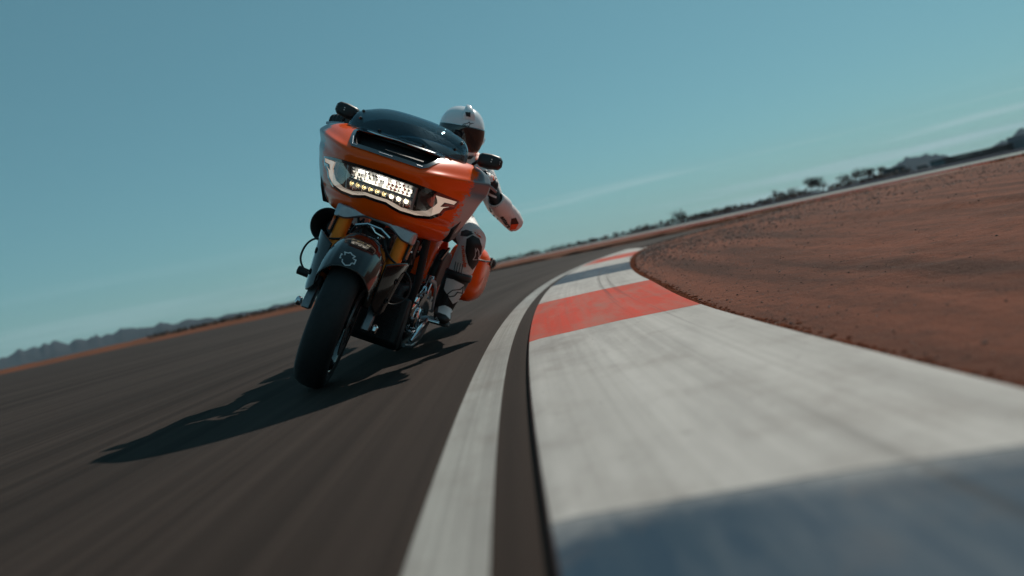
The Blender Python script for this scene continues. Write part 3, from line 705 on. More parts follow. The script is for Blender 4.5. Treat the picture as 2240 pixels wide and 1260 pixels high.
for s in (1, -1):      # shrouds over the fork legs
    def fl(u, v, s=s):
        # u 0 front edge..1 rear edge ; v 0 bottom..1 top
        a = Vector((.060, .118, .405)).lerp(Vector((.058, .116, .575)), v); b = Vector((-.045, .168, .375)).lerp(Vector((-.095, .196, .600)), v)
        p = a.lerp(b, u); bul = math.sin(math.pi * u) * .016 * (.4 + .6 * v); p = p + Vector((.5 * bul, bul, 0))
        p.z += -.03 * math.sin(math.pi * u) * (1 - v) + .012 * math.sin(math.pi * u) * v
        return (p.x, p.y * s, p.z)
    g = G(); g.surf(fl, lin(0, 1, 25), lin(0, 1, 25)); sh = g.xf(SM).obj('fork_shroud', M_fend, fender, solid=.006, angle=60)
    for v in (.30, .66):
        p = Vector(fl(.62, v)); q = Vector(fl(.66, v)); r_ = Vector(fl(.62, v + .05)); nn = (q - p).cross(r_ - p).normalized() * s
        g = G(); 
        if nn.y * s < 0: nn = -nn
        g.lathe([(.013, .0), (.013, .003), (.0095, .0035), (.007, -.0015), (0, -.0018)], p, nn, 20); g.xf(SM).obj('fork_shroud_hole', M_dash, fender)
def stroke(g, pts, w, closed=False):
    """flat outline in 2-D"""
    P = [Vector((p[0], p[1])) for p in pts]; n = len(P); L = []; 
    for i in range(n):
        a = P[(i - 1) % n] if closed or i > 0 else P[i]; b = P[(i + 1) % n] if closed or i < n - 1 else P[i]
        d1 = (P[i] - a); d2 = (b - P[i]); d1 = d1.normalized() if d1.length else d2.normalized(); d2 = d2.normalized() if d2.length else d1
        t = (d1 + d2).normalized() if (d1 + d2).length > 1e-6 else d1; nn = Vector((-t.y, t.x)); k = w / 2 / max(.4, abs(nn.dot(Vector((-d1.y, d1.x))))); L.append((P[i] + nn * k, P[i] - nn * k))
    V = [q for p in L for q in p]; F = [(2 * i, 2 * ((i + 1) % n), 2 * ((i + 1) % n) + 1, 2 * i + 1) for i in range(n if closed else n - 1)]
    g.add([(v.x, v.y, 0) for v in V], F)
def px_decal(name, g2, bvh, inv, m, parent, off=.002, thick=True):
    """lay flat marks (photo pixels) on a surface: each vertex goes where its line of sight meets that surface"""
    o = inv @ CO; V = []; ok = []
    for v in g2.V:
        d = (inv.to_3x3() @ ray(v[0], v[1])).normalized(); h, nrm, i, dist = bvh.ray_cast(o, d)
        if h is None: V.append((0, 0, 0)); ok.append(False); continue
        if nrm.dot(d) > 0: nrm = -nrm
        V.append(h + nrm * off); ok.append(True)
    F = []
    for f in g2.F:
        if all(ok[i] for i in f):
            P = [V[i] for i in f]
            if max((P[i] - P[i - 1]).length for i in range(len(P))) < .12: F.append(f)
    if not F: print('decal missed', name); return None
    gg = G(); gg.V = [tuple(v) for v in V]; gg.F = F; gg.M = [0] * len(F)
    used = sorted({i for f in F for i in f}); mp2 = {a: b for b, a in enumerate(used)}
    gg.V = [gg.V[i] for i in used]; gg.F = [tuple(mp2[i] for i in f) for f in F]
    return gg.obj(name, m, parent, smooth=True, angle=70)
def px_fill(poly, step=6):
    """filled patch in photo pixels with inner points so that it can bend"""
    P = [Vector((p[0], p[1])) for p in poly]; B_ = []
    for i in range(len(P)):
        a, b = P[i], P[(i + 1) % len(P)]; k = max(1, int((b - a).length / step))
        B_ += [a.lerp(b, j / k) for j in range(k)]
    n = len(B_); bb = [(p.x, p.y) for p in B_]; x0 = min(p[0] for p in bb); x1 = max(p[0] for p in bb); y0 = min(p[1] for p in bb); y1 = max(p[1] for p in bb)
    pts = list(B_); x = x0 + step / 2
    while x < x1:
        y = y0 + step / 2
        while y < y1:
            if inpoly(x, y, bb) and min((Vector((x, y)) - q).length for q in B_) > step * .45: pts.append(Vector((x, y)))
            y += step
        x += step
    vs_, ed, fs, *_ = delaunay_2d_cdt(pts, [(i, (i + 1) % n) for i in range(n)], [], 1, 1e-4)
    g = G(); g.add([(v.x, v.y, 0) for v in vs_], [tuple(f) for f in fs]); return g
def px_text(txt, x, y, size, ang, shear=.25):
    cu = bpy.data.curves.new('txt', 'FONT'); cu.body = txt; cu.size = 1; cu.shear = shear; cu.align_x = 'CENTER'; cu.align_y = 'CENTER'; cu.resolution_u = 3; cu.offset = .03
    o = bpy.data.objects.new('txt', cu); col.objects.link(o); dg = bpy.context.evaluated_depsgraph_get(); me = bpy.data.meshes.new_from_object(o.evaluated_get(dg))
    bpy.data.objects.remove(o); c, s = math.cos(R(ang)), math.sin(R(ang)); g = G()
    g.add([(x + (v.co.x * c + v.co.y * s) * size, y + (v.co.x * s - v.co.y * c) * size, 0) for v in me.vertices], [tuple(p.vertices) for p in me.polygons]); return g
BINV = BM.inverted()
fbv = BVHTree.FromPolygons([Vector(v) for v in FV], FF)
g = G()          # outlined bar over a shield
ca_, sa_ = math.cos(R(24)), math.sin(R(24))
tp = lambda x, y: (761 + x * ca_ - y * sa_, 567 + x * sa_ + y * ca_)
stroke(g, [tp(*p) for p in ((-17, -4.5), (17, -4.5), (17, 4.5), (-17, 4.5))], 2.4, True)
stroke(g, [tp(*p) for p in ((-9, -5), (-12, -11), (-5, -12), (0, -15), (5, -12), (12, -11), (9, -5))], 2.4)
stroke(g, [tp(*p) for p in ((-11, 5), (-9, 11), (0, 15), (9, 11), (11, 5))], 2.4)
px_decal('emblem', g, fbv, BINV, M_logo, fender, .0015)

# ---- fairing
FZ = [.690, .705, .73, .76, .80, .84, .88, .915, .94, .965, .99, 1.02, 1.045, 1.065, 1.078]
FN = [-.20, -.155, -.11, -.075, -.045, -.02, .0, .026, .042, .036, .008, -.045, -.10, -.155, -.20]
FWD = [.20, .250, .285, .312, .336, .353, .368, .378, .387, .396, .402, .402, .388, .358, .32]
XE = -.36
_pz = np.array(FZ)
def cub(z, A):
    """smooth curve through the section values"""
    i = int(np.clip(np.searchsorted(_pz, z) - 1, 0, len(_pz) - 2)); t = (z - _pz[i]) / (_pz[i + 1] - _pz[i]); t = min(1, max(0, t))
    m0 = (A[i + 1] - A[max(i - 1, 0)]) / (_pz[i + 1] - _pz[max(i - 1, 0)]) * (_pz[i + 1] - _pz[i]); j = min(i + 2, len(_pz) - 1)
    m1 = (A[j] - A[i]) / (_pz[j] - _pz[i]) * (_pz[i + 1] - _pz[i])
    return (2 * t ** 3 - 3 * t * t + 1) * A[i] + (t ** 3 - 2 * t * t + t) * m0 + (-2 * t ** 3 + 3 * t * t) * A[i + 1] + (t ** 3 - t * t) * m1
def fx(y, z):
    n_, w = cub(z, FN), cub(z, FWD); a = min(1, abs(y) / w)
    x = n_ + (XE - n_) * (.10 * a + .90 * a ** 2.5)
    zc = .935 + .085 * (a ** 1.4)                     # brow crease running up to the side tips
    x += .020 * math.exp(-((z - zc) / .016) ** 2) * smooth01(.25, .6, a)
    x -= .024 * math.exp(-((z - (zc - .045)) / .022) ** 2) * smooth01(.55, .85, a)
    zl = .765 + .02 * a
    x -= .016 * math.exp(-((z - zl) / .018) ** 2) * smooth01(.15, .45, a) * (1 - smooth01(.8, 1, a))
    return x
HL = [(0, .818), (.045, .819), (.072, .811), (.105, .804), (.165, .806), (.218, .820), (.252, .848), (.262, .872), (.292, .893), (.304, .9215), (.24, .9215), (.12, .923), (0, .924)]
DZ = -.020
HL = [(y, z + DZ) for y, z in HL]
HLp = HL + [(-y, z) for y, z in reversed(HL[1:-1])]
IN_ = [(0, .985), (.145, .987), (.160, .998), (.192, 1.050), (.182, 1.059), (0, 1.067)]
INp = IN_ + [(-y, z) for y, z in reversed(IN_[1:-1])]
zs_ = lin(.690, 1.078, 110); us_ = lin(-1, 1, 171)
def fpt(u, z):
    w = cub(z, FWD); y = u * w
    zb = z
    return (fx(y, z), y, zb)
def keepf(u0, u1, z0, z1):
    z = (z0 + z1) / 2; y = (u0 + u1) / 2 * cub(z, FWD)
    bottom = .722 - .022 * smooth01(.05, .2, abs(y))
    return not inpoly(y, z, HLp) and not inpoly(y, z, INp) and z > bottom
g = G(); g.surf(fpt, us_, zs_, keep=keepf); fairing = g.obj('fairing', M_orange, bike, solid=.006, angle=50)
FAV, FAF = list(g.V), list(g.F)
g = G(); g.surf(lambda u, z: (lambda p: (p[0] - .075 - .02 * (1 - abs(u)), p[1] * .955, p[2]))(fpt(u, z)), lin(-1, 1, 41), lin(.715, 1.072, 24)); g.obj('inner_fairing', M_dash, fairing)
for s in (1, -1):     # black inner edge seen behind the lower corners
    g = G()
    P = [(XE - .0, .30 * s, .715), (XE - .10, .31 * s, .74), (XE - .12, .345 * s, .86), (XE - .05, .362 * s, .93), (XE + .03, .355 * s, .90), (XE + .05, .315 * s, .78)]
    g.prism(P, (0, -.035 * s, 0)); g.obj('side_panel', M_black, fairing, bevel=.006)
def band(outer, inner, m, name, parent, f0=.006, f1=-.014, closed=True):
    g = G(); n = len(outer); V = []
    for (a, b) in zip(outer, inner):
        for (y, z), d in ((a, f1), (a, f0), (b, f0 - .001), (b, f1)): V.append((fx(y, z) + d, y, z))
    F = []
    for i in range(n if closed else n - 1):
        j = (i + 1) % n
        for k in range(3): F.append((i * 4 + k, i * 4 + k + 1, j * 4 + k + 1, j * 4 + k))
    return g.add(V, F).obj(name, m, parent, angle=35)
def dens(P, n=6, closed=True):
    out = []; m = len(P)
    for i in range(m if closed else m - 1):
        a, b = P[i], P[(i + 1) % m]
        for k in range(n): out.append((a[0] + (b[0] - a[0]) * k / n, a[1] + (b[1] - a[1]) * k / n))
    if not closed: out.append(P[-1])
    return out
# black headlight bezel, all round, and the cream light guide below and at the sides
def inset(P, d):
    cx = sum(p[0] for p in P) / len(P); n = len(P); out = []
    for i in range(n):
        a = Vector(P[i - 1]); b = Vector(P[i]); c = Vector(P[(i + 1) % n]); t = ((b - a).normalized() + (c - b).normalized()); t.normalize(); nn = Vector((-t.y, t.x)); out.append(tuple(b + nn * d))
    return out
headlight = band(dens(inset(HLp, -.008)), dens(inset(HLp, .004)), M_gloss, 'headlight', bike, .004, -.06)
go = [(.304, .9195), (.291, .895), (.261, .874), (.248, .850), (.218, .822), (.165, .8085), (.105, .8065), (.072, .8135), (.045, .8215), (0, .8205)]
gi = [(.222, .914), (.230, .900), (.234, .886), (.224, .868), (.202, .842), (.158, .825), (.106, .822), (.076, .829), (.047, .8345), (0, .8335)]
go = [(y, z + DZ) for y, z in go]; gi = [(y, z + DZ) for y, z in gi]
go = go + [(-y, z) for y, z in reversed(go[:-1])]; gi = gi + [(-y, z) for y, z in reversed(gi[:-1])]
band(dens(go, 6, False), dens(gi, 6, False), M_cream, 'light_guide', headlight, .001, -.02, False)
gp = lambda y, z, d: (fx(y, z + DZ) + d, y, z + DZ)
gp0 = lambda y, z, d: (fx(y, z) + d, y, z)
g = G(); g.surf(lambda y, z: gp(y, z, -.055 + .032 * smooth01(.17, .25, abs(y))), lin(-.298, .298, 61), lin(.812, .924, 14)); g.obj('backplate', M_gloss, headlight)
g = G(); g.surf(lambda y, z: gp(y, z, -.034 + .006 * math.sin(y * 420)), lin(-.140, .140, 121), lin(.823, .860, 8)); g.obj('reflector', M_chrome, headlight)
g = G(); g.surf(lambda y, z: gp(y, z, -.030 - .010 * math.cos((z - .893) / .026 * 1.5)), lin(-.140, .140, 41), lin(.872, .920, 10)); g.obj('reflector', M_alu, headlight)
g = G()
for y in lin(-.14, .14, 24)[:-1]: g.prism([gp(y, .861, -.018), gp(y + .28 / 23, .861, -.018), gp(y + .28 / 23, .870, -.014), gp(y, .870, -.014)], (-.02, 0, 0))
g.obj('divider', mat('divider_grey', (.30, .34, .38), .3), headlight)
for s in (1, -1):
    g = G(); g.prism([gp(s * .139, .826, -.004), gp(s * .146, .826, -.004), gp(s * .152, .918, -.006), gp(s * .145, .918, -.006)], (-.03, 0, 0)); g.obj('pillar', M_alu, headlight, bevel=.001)
    g = G(); g.prism([gp(s * .156, .832, -.02), gp(s * .19, .842, -.022), gp(s * .213, .872, -.026), gp(s * .205, .908, -.026), gp(s * .19, .912, -.022), gp(s * .158, .915, -.016)], (-.02, 0, 0)); g.obj('side_housing', M_black, headlight, bevel=.004)
    g = G(); g.tube([gp(s * .198, .838, -.012), gp(s * .222, .870, -.014), gp(s * .214, .912, -.016)], .0022, 6); g.obj('side_trim', M_alu, headlight)
    g = G(); g.prism([gp(s * .246, .876, .002), gp(s * .294, .888, .002), gp(s * .303, .906, .002), gp(s * .258, .899, .002)], (-.012, 0, 0)); ts = g.obj('turn_signal', M_gloss, bike, bevel=.002)
    g = G(); g.prism([gp(s * .256, .883, .004), gp(s * .290, .891, .004), gp(s * .297, .902, .004), gp(s * .262, .896, .004)], (-.008, 0, 0)); g.obj('turn_signal_lens', M_smoke, ts, bevel=.001)
M_led = [mat('led_%d' % i, (.9, .85, .75), .3, emit=e, ecol=c) for i, (e, c) in enumerate(((.5, (1, .93, .82)), (1.9, (1, .90, .74)), (5, (1, .93, .8)), (6, (1, .86, .58)), (3.0, (1, .74, .32))))]
M_cell = mat('cell_chrome', (.8, .8, .78), .15, metal=1)
rl = random.Random(5)
for r_, (z, hh) in enumerate(((.909, .006), (.896, .007), (.881, .007))):
    for k in range(16):
        y = -.130 + .26 * (k + .5 + (.25 if r_ % 2 else 0)) / 16; yw = .0076
        g = G(); a, b, c, d = gp(y - yw, z - hh, -.016), gp(y + yw, z - hh, -.016), gp(y + yw, z + hh, -.016), gp(y - yw, z + hh, -.016)
        t_ = gp(y + rl.uniform(-.002, .002), z, -.026); g.add([a, b, c, d, t_], [(0, 1, 4), (1, 2, 4), (2, 3, 4), (3, 0, 4)])
        g.M = [1 if (i == 2 or (i == 0 and rl.random() < .6) or rl.random() < .12) else 0 for i in range(4)]
        lvl = [2, 1, 1][r_] if rl.random() < .8 else 0
        g.obj('led_cell', [M_cell, M_led[lvl]], headlight, smooth=False)
for k in range(9):
    y = -.118 + .236 * k / 8; s_ = .0042 if k < 6 else .0060
    g = G(); g.lathe([(0, .006), (s_ * .7, .004), (s_, 0)], gp(y, .8525 - .001 * (k > 5), -.026), (1, 0, 0), 12); g.obj('led', M_led[4 if k < 6 else 3], headlight)
    g = G(); g.lathe([(.006, .002), (.010, .012), (.011, .012), (.007, -.002)], gp(y, .8525, -.032), (1, 0, 0), 12); g.obj('led_cup', M_cell, headlight)
g = G(); g.surf(lambda y, z: gp(y, z, .0005), lin(-.222, .222, 41), lin(.818, .922, 14), keep=lambda a, b, c, d: inpoly((a + b) / 2, (c + d) / 2 + DZ, [(y * .99, z) for y, z in HLp])); g.obj('lens', M_clear, headlight)

# ---- air intake above the headlight, windscreen
intake = band(dens(inset(INp, -.013), 4), dens(inset(INp, .004), 4), M_gloss, 'air_intake', bike, .008, -.03)
g = G(); g.prism([(fx(y, z) - .085, y, z) for y, z in INp], (-.02, 0, 0)); g.obj('duct_back', M_dash, intake)
g = G()
for i in range(len(INp)):
    (y0, z0), (y1, z1) = INp[i], INp[(i + 1) % len(INp)]; k = 1.02
    g.add([(fx(y0, z0) - .004, y0 * k, z0), (fx(y1, z1) - .004, y1 * k, z1), (fx(y1, z1) - .09, y1 * .95, z1), (fx(y0, z0) - .09, y0 * .95, z0)], [(0, 1, 2, 3)])
g.obj('duct_wall', M_black, intake, smooth=False)
g = G(); g.prism([(-.075, -.03, 1.006), (-.075, .135, 1.006), (-.085, .135, 1.010), (-.085, -.03, 1.010)], (-.01, 0, .002)); g.obj('vane', M_eng, intake, bevel=.002)
g = G(); g.tube([gp0(-.150, .9845, .009), gp0(0, .9825, .009), gp0(.150, .9845, .009)], .0016, 6); g.tube([gp0(-.150, .9845, .009), gp0(-.176, 1.02, .009)], .0016, 6); g.obj('bright_trim', M_alu, intake)
def scr(u, t):
    """windscreen: u across, t up"""
    b = Vector((-.135 - .165 * abs(u) ** 2.1, .276 * u, 1.070 - .004 * abs(u) ** 2))
    top = Vector((-.325 - .05 * abs(u) ** 2.4, .218 * u, 1.203 - .026 * abs(u) ** 3))
    mid = b.lerp(top, t); mid += Vector((.024, 0, .012)) * (math.sin(math.pi * t)); mid.y *= 1 + .06 * math.sin(math.pi * t); return tuple(mid)
g = G(); g.surf(scr, lin(-1, 1, 49), lin(0, 1, 16)); screen = g.obj('windscreen', M_screen, bike, solid=.004, angle=80)
for u, t in ((-.80, .30), (-.90, .62), (.80, .30), (.90, .62), (-.36, .06), (.36, .06)):
    p = Vector(scr(u, t)); nn = (Vector(scr(u + .02, t)) - p).cross(Vector(scr(u, t + .02)) - p).normalized()
    if nn.x < 0: nn = -nn
    g = G(); g.lathe([(0, .008), (.005, .007), (.0075, .002), (.0075, -.006), (0, -.006)], p, nn, 14); sc_ = g.obj('screw', M_gloss, screen)
g = G(); rings = []                    # dark binnacle behind the screen
for y in lin(-.235, .235, 17):
    a = abs(y) / .235; x0 = -.16 - .15 * a ** 2; rings.append([(x0, y, 1.045), (x0 - .01, y, 1.066 - .004 * a), (-.33 - .06 * a, y, 1.168 - .05 * a ** 2.5), (-.45, y, 1.150 - .05 * a ** 2), (-.45, y, 1.03)])
g.loft(rings); dsh = g.obj('instrument_binnacle', M_black, bike, bevel=.006)
g = G(); g.prism([(-.445, -.12, 1.05), (-.445, .12, 1.05), (-.452, .12, 1.135), (-.452, -.12, 1.135)], (-.012, 0, 0)); g.obj('display', M_glass_d, dsh, bevel=.003)

# ---- handlebar, grips, levers, mirrors
HB = []
for s in (1, -1):
    P = [SM @ Vector(p) for p in spline([(-.44, 0, 1.075), (-.44, .09 * s, 1.078), (-.47, .20 * s, 1.088), (-.56, .30 * s, 1.086), (-.64, .345 * s, 1.078), (-.70, .41 * s, 1.064)], 6)]
    g = G(); g.tube(P, .0125, 12); hb = g.obj('handlebar', M_gloss, bike)
    a, b = SM @ Vector((-.630, .335 * s, 1.079)), SM @ Vector((-.705, .425 * s, 1.061))
    g = G(); g.tube([a, a.lerp(b, .05), a.lerp(b, .95), b], [.019, .017, .017, .019], 14); g.obj('grip', M_rub, hb); HB.append((a, b))
    la = SM @ Vector((-.585, .325 * s, 1.075)); lb = SM @ Vector((-.625, .405 * s, 1.055)); lc = SM @ Vector((-.655, .44 * s, 1.045))
    g = G(); g.tube([la, lb, lc], [(.009, .005), (.008, .005), (.007, .005)], 8); g.obj('lever', M_alu, hb)
    g = G(); g.box(SM @ Vector((-.60, .325 * s, 1.08)), (.05, .05, .045)); g.obj('switch_housing', M_black, hb, bevel=.008)
    mc = Vector((-.34, .368, 1.118)) if s > 0 else Vector((-.42, -.335, 1.140))
    ml = Vector((-.50, .285 * s, 1.09))
    ml = SM @ ml
    g = G(); hw, hh = .056, .034; ring2 = []
    out = [(-1, -.55), (-.75, -.9), (0, -1), (.8, -.85), (1, -.4), (.95, .4), (.7, .85), (0, 1), (-.8, .92), (-1, .6)]
    for dx, k in ((-.022, .93), (-.016, 1), (.0, 1), (.016, .88), (.024, .6)): ring2.append([(mc.x + dx, mc.y + s * p[0] * hw * k, mc.z + p[1] * hh * k + .10 * p[0] * hw) for p in out])
    g.loft(ring2); mir = g.obj('mirror', M_black, bike, bevel=.004)
    g = G(); 
    for dz in (.006, -.004): g.prism([(mc.x + .021, mc.y + s * .004, mc.z + dz), (mc.x + .014, mc.y + s * .046, mc.z + dz + .002), (mc.x + .014, mc.y + s * .046, mc.z + dz + .007), (mc.x + .021, mc.y + s * .004, mc.z + dz + .005)], (.004, 0, 0))
    g.obj('indicator_strip', M_strip, mir)
    g = G(); g.prism([(mc.x - .022, mc.y + s * p[0] * hw * .86, mc.z + p[1] * hh * .86 + .10 * p[0] * hw) for p in out], (-.002, 0, 0)); g.obj('mirror_glass', M_chrome, mir)
    g = G(); g.tube([(mc.x - .008, mc.y - s * hw * .9, mc.z - .012), tuple(Vector((mc.x - .05, mc.y - s * .075, mc.z - .03))), tuple(ml)], [.008, .007, .008], 10); g.obj('mirror_stem', M_black, mir)

# ---- engine, radiator, frame
g = G(); g.prism([(-.34, -.17, .20), (-.40, -.17, .165), (-.46, -.17, .17), (-.46, -.17, .40), (-.37, -.17, .42)], (0, .39, 0)); rad = g.obj('radiator_shroud', M_black, bike, bevel=.012)
for yc in (-.09, .125):
    g = G(); x0 = -.335
    for k in range(12): g.box((x0 - .003 + .0 - (.4 - .2) * 0, yc, .215 + k * .0155), (.012, .125, .0035))
    for k in range(14): g.box((x0 - .004, yc - .06 + k * .0092, .30), (.010, .0025, .18))
    g.V = [(x - (z - .20) * .14, y, z) for x, y, z in g.V]; g.obj('grille', M_grille, rad, smooth=False)
g = G(); g.tube([(-.40, .20, .70), (-.42, .215, .50), (-.46, .20, .25), (-.60, .19, .15), (-1.2, .19, .16)], .018, 12); g.tube([(-.40, -.20, .70), (-.42, -.215, .50), (-.46, -.20, .25), (-.60, -.19, .15), (-1.2, -.19, .16)], .018, 12)
g.tube([(-.36, 0, .86), (-.42, .10, .78), (-.40, .20, .70)], .02, 12); g.tube([(-.36, 0, .86), (-.42, -.10, .78), (-.40, -.20, .70)], .02, 12); g.obj('frame', M_eng, bike)
g = G(); g.prism([(-.50, -.12, .16), (-1.15, -.12, .16), (-1.22, -.12, .28), (-1.15, -.12, .42), (-.60, -.12, .44), (-.48, -.12, .34)], (0, .26, 0)); g.obj('crankcase', M_eng, bike, bevel=.02)
for base, tilt in ((Vector((-.66, 0, .40)), R(22)), (Vector((-.88, 0, .40)), R(-22))):
    d = Vector((math.sin(tilt), 0, math.cos(tilt)))
    g = G(); prof = [(0, 0), (.062, 0)]
    for k in range(11): h = .02 + k * .017; prof += [(.062, h), (.088, h + .002), (.088, h + .006), (.062, h + .008)]
    prof += [(.075, .215), (.08, .25), (.06, .29), (0, .295)]
    g.lathe(prof, base, d, 24); cy = g.obj('cylinder', M_eng, bike)
    g = G(); g.lathe([(0, 0), (.045, 0), (.05, .01), (.05, .035), (.03, .05), (0, .05)], base + d * .24 + Vector((0, .055, 0)), (0, 1, 0), 20); g.obj('rocker_cap', M_gloss, cy)
# polished primary cover with its ribs
def cover(s): return [(-.555, .395), (-.60, .43), (-.70, .445), (-.78, .482), (-.84, .470), (-.90, .40), (-1.12, .37), (-1.20, .30), (-1.14, .22), (-.95, .195), (-.75, .20), (-.60, .235), (-.545, .31)]
g = G(); P = cover(1); cx, cz = -.84, .32; rings = []
for y, k in ((.14, 1.0), (.195, 1.0), (.213, .97), (.222, .90), (.224, .72), (.218, .45)): rings.append([(cx + (x - cx) * k, y, cz + (z - cz) * k) for x, z in P])
g.loft(rings); prim = g.obj('primary_cover', M_chrome, bike, subsurf=1, angle=80)
for (x, z) in P:
    q = (cx + (x - cx) * .93, .218, cz + (z - cz) * .93); g = G(); g.lathe([(0, .012), (.007, .010), (.009, 0)], q, (0, 1, 0), 10); g.obj('cover_bolt', M_alu, prim)
g = G(); g.prism([(-.74, .205, .42), (-.80, .205, .52), (-.835, .205, .515), (-.82, .205, .43)], (0, .03, 0)); g.obj('cover_fin', M_chrome, prim, bevel=.006)
g = G(); g.lathe([(0, .02), (.055, .018), (.06, .010), (.066, .008), (.066, -.02)], (-.66, .225, .305), (0, 1, 0), 28); g.obj('derby_cover', M_chrome, prim)
for k in range(8):
    a = k * math.pi / 4; g = G(); g.lathe([(0, .006), (.006, .005), (.0075, 0)], (-.66 + .05 * math.cos(a), .243, .305 + .05 * math.sin(a)), (0, 1, 0), 8); g.obj('cover_screw', M_steel, prim)
# gear shift linkage and footpegs
g = G(); g.tube([(-.58, .245, .515), (-.66, .262, .500), (-.71, .268, .47), (-.76, .272, .40), (-.79, .276, .345)], [(.012, .006)] * 5, 8); g.obj('shift_linkage', M_alu, bike)
for s in (1, -1):
    g = G()
    for k in range(3): g.box((-.86, s * (.285 + .032 * k), .303 + .001 * k), (.042, .006, .022))
    g.box((-.838, s * .318, .303), (.006, .11, .020)); g.box((-.882, s * .318, .303), (.006, .11, .020)); g.tube([(-.86, s * .22, .285), (-.86, s * .265, .30)], .013, 10)
    pg = g.obj('footpeg', M_alu, bike, smooth=False)
    g = G(); g.prism([(-.70, s * .215, .19), (-.78, s * .235, .22), (-.90, s * .25, .30), (-.93, s * .25, .28), (-.82, s * .24, .185), (-.70, s * .22, .165)], (0, .02 * s, 0)); g.obj('peg_bracket', M_alu, bike, bevel=.005)
    g = G(); g.tube([(-.60, s * .245, .20), (-.66, s * .26, .265), (-.74, s * .275, .31)], .009, 8); g.tube([(-.735, s * .275, .305), (-.735, s * .335, .308)], .011, 10); g.obj('foot_lever', M_chrome, bike)
g = G(); g.tube([(-.62, .215, .165), (-.75, .23, .15), (-.95, .235, .175), (-1.05, .235, .21)], [.010, .012, .012, .012], 10); g.obj('side_stand', M_alu, bike)
for s in (1,-1):
    g = G(); g.tube([(-.47, s * .20, .36), (-.47, s * .27, .365)], .012, 10); g.tube([(-.47, s * .265, .366), (-.47, s * .345, .372)], [.019, .021], 12)
    if s < 0: g.obj('highway_peg', M_eng, bike)
# coil, horn and wiring between the fork and the engine
g = G(); P = [Vector((-.43 - .0015 * k, .205 + .018 * math.cos(k * .7), .60 - .0021 * k + .0 + .018 * math.sin(k * .7) * .2)) for k in range(60)]; g.tube(P, .003, 6); g.obj('spring_hose', M_steel, bike)
for i, (x, y, z, d) in enumerate(((-.40, -.02, .64, (.10, .16, .07)), (-.42, .05, .56, (.10, .10, .09)), (-.44, -.08, .52, (.09, .09, .08)), (-.44, .13, .62, (.08, .06, .12)))):
    g = G(); g.box((x, y, z), d); bx_ = g.obj('electrics_box', M_black, bike, bevel=.008)
    g = G(); g.lathe([(0, .008), (.007, .006), (.009, 0)], (x + d[0] / 2, y + .02, z), (1, 0, 0), 10); g.obj('bolt', M_chrome, bx_)
rw_ = random.Random(11)
for i in range(7):
    y0 = rw_.uniform(-.14, .14); P = spline([(-.33, y0, .70), (-.34 + rw_.uniform(-.03, .03), y0 + rw_.uniform(-.05, .05), .62), (-.37, y0 + rw_.uniform(-.06, .06), .54), (-.44, rw_.uniform(-.1, .1), .47)], 6)
    g = G(); g.tube(P, rw_.uniform(.003, .006), 6); g.obj('cable', M_black if i % 2 else M_eng, bike)
# bell-mouthed air filter on its right flank
g = G(); c = (-.47, -.262, .612)
g.lathe([(.050, -.09), (.052, -.02), (.066, .02), (.080, .034), (.083, .040), (.078, .043), (.062, .028), (.046, .0), (.040, -.05), (0, -.055)], c, (1, -.12, .06), 40); af = g.obj('air_filter', M_black, bike)
g = G()
for k in range(26):
    a = 2 * math.pi * k / 26; g.tube([(-.52, -.254 + .056 * math.cos(a), .608 + .056 * math.sin(a)), (-.66, -.235 + .05 * math.cos(a), .60 + .05 * math.sin(a))], .0045, 5)
g.obj('filter_pleats', M_dash, af)
g = G(); g.tube([(-.60, -.24, .60), (-.72, -.14, .58)], .045, 16); g.obj('intake_pipe', M_eng, af)
# tank, seat, tail, bags, exhaust
def blob(name, secs, m, parent=None, pw=.6, n=24, **k):
    g = G(); rings = []
    for (x, yc, zc, hw, hh) in secs:
        rings.append([(x, yc + hw * math.copysign(abs(math.cos(a)) ** pw, math.cos(a)), zc + hh * math.copysign(abs(math.sin(a)) ** pw, math.sin(a))) for a in [2 * math.pi * i / n for i in range(n)]])
    g.loft(rings); return g.obj(name, m, parent or bike, angle=60, **k)
tank = blob('fuel_tank', [(-.46, 0, .84, .05, .06), (-.50, 0, .85, .10, .10), (-.60, 0, .855, .145, .115), (-.75, 0, .85, .155, .115), (-.92, 0, .83, .13, .10), (-1.04, 0, .80, .08, .07)], M_orange2, pw=.8)
g = G(); g.lathe([(0, .012), (.03, .010), (.034, 0)], (-.68, .05, .965), (0, .1, 1), 20); g.obj('filler_cap', M_chrome, tank)
blob('seat', [(-1.02, 0, .775, .10, .04), (-1.12, 0, .745, .15, .05), (-1.30, 0, .735, .17, .05), (-1.42, 0, .765, .16, .05), (-1.50, 0, .80, .13, .05), (-1.72, 0, .80, .12, .045), (-1.80, 0, .79, .09, .03)], mat('seat_vinyl', (.015, .015, .015), .55, bump=.2), pw=.7)
g = G(); g.surf(lambda u, v: ((.39 + .02 * (1 - u * u)) * math.cos(R(v)) - 1.63, .125 * u, .325 + (.375 + .03 * (1 - u * u)) * math.sin(R(v))), lin(-1, 1, 13), lin(20, 185, 30)); rf_ = g.obj('rear_fender', M_orange2, bike, solid=.006)
g = G(); g.box((-2.03, 0, .50), (.03, .12, .05)); g.obj('tail_light', mat('red_lens', (.35, .01, .01), .2, coat=1), bike, bevel=.008)
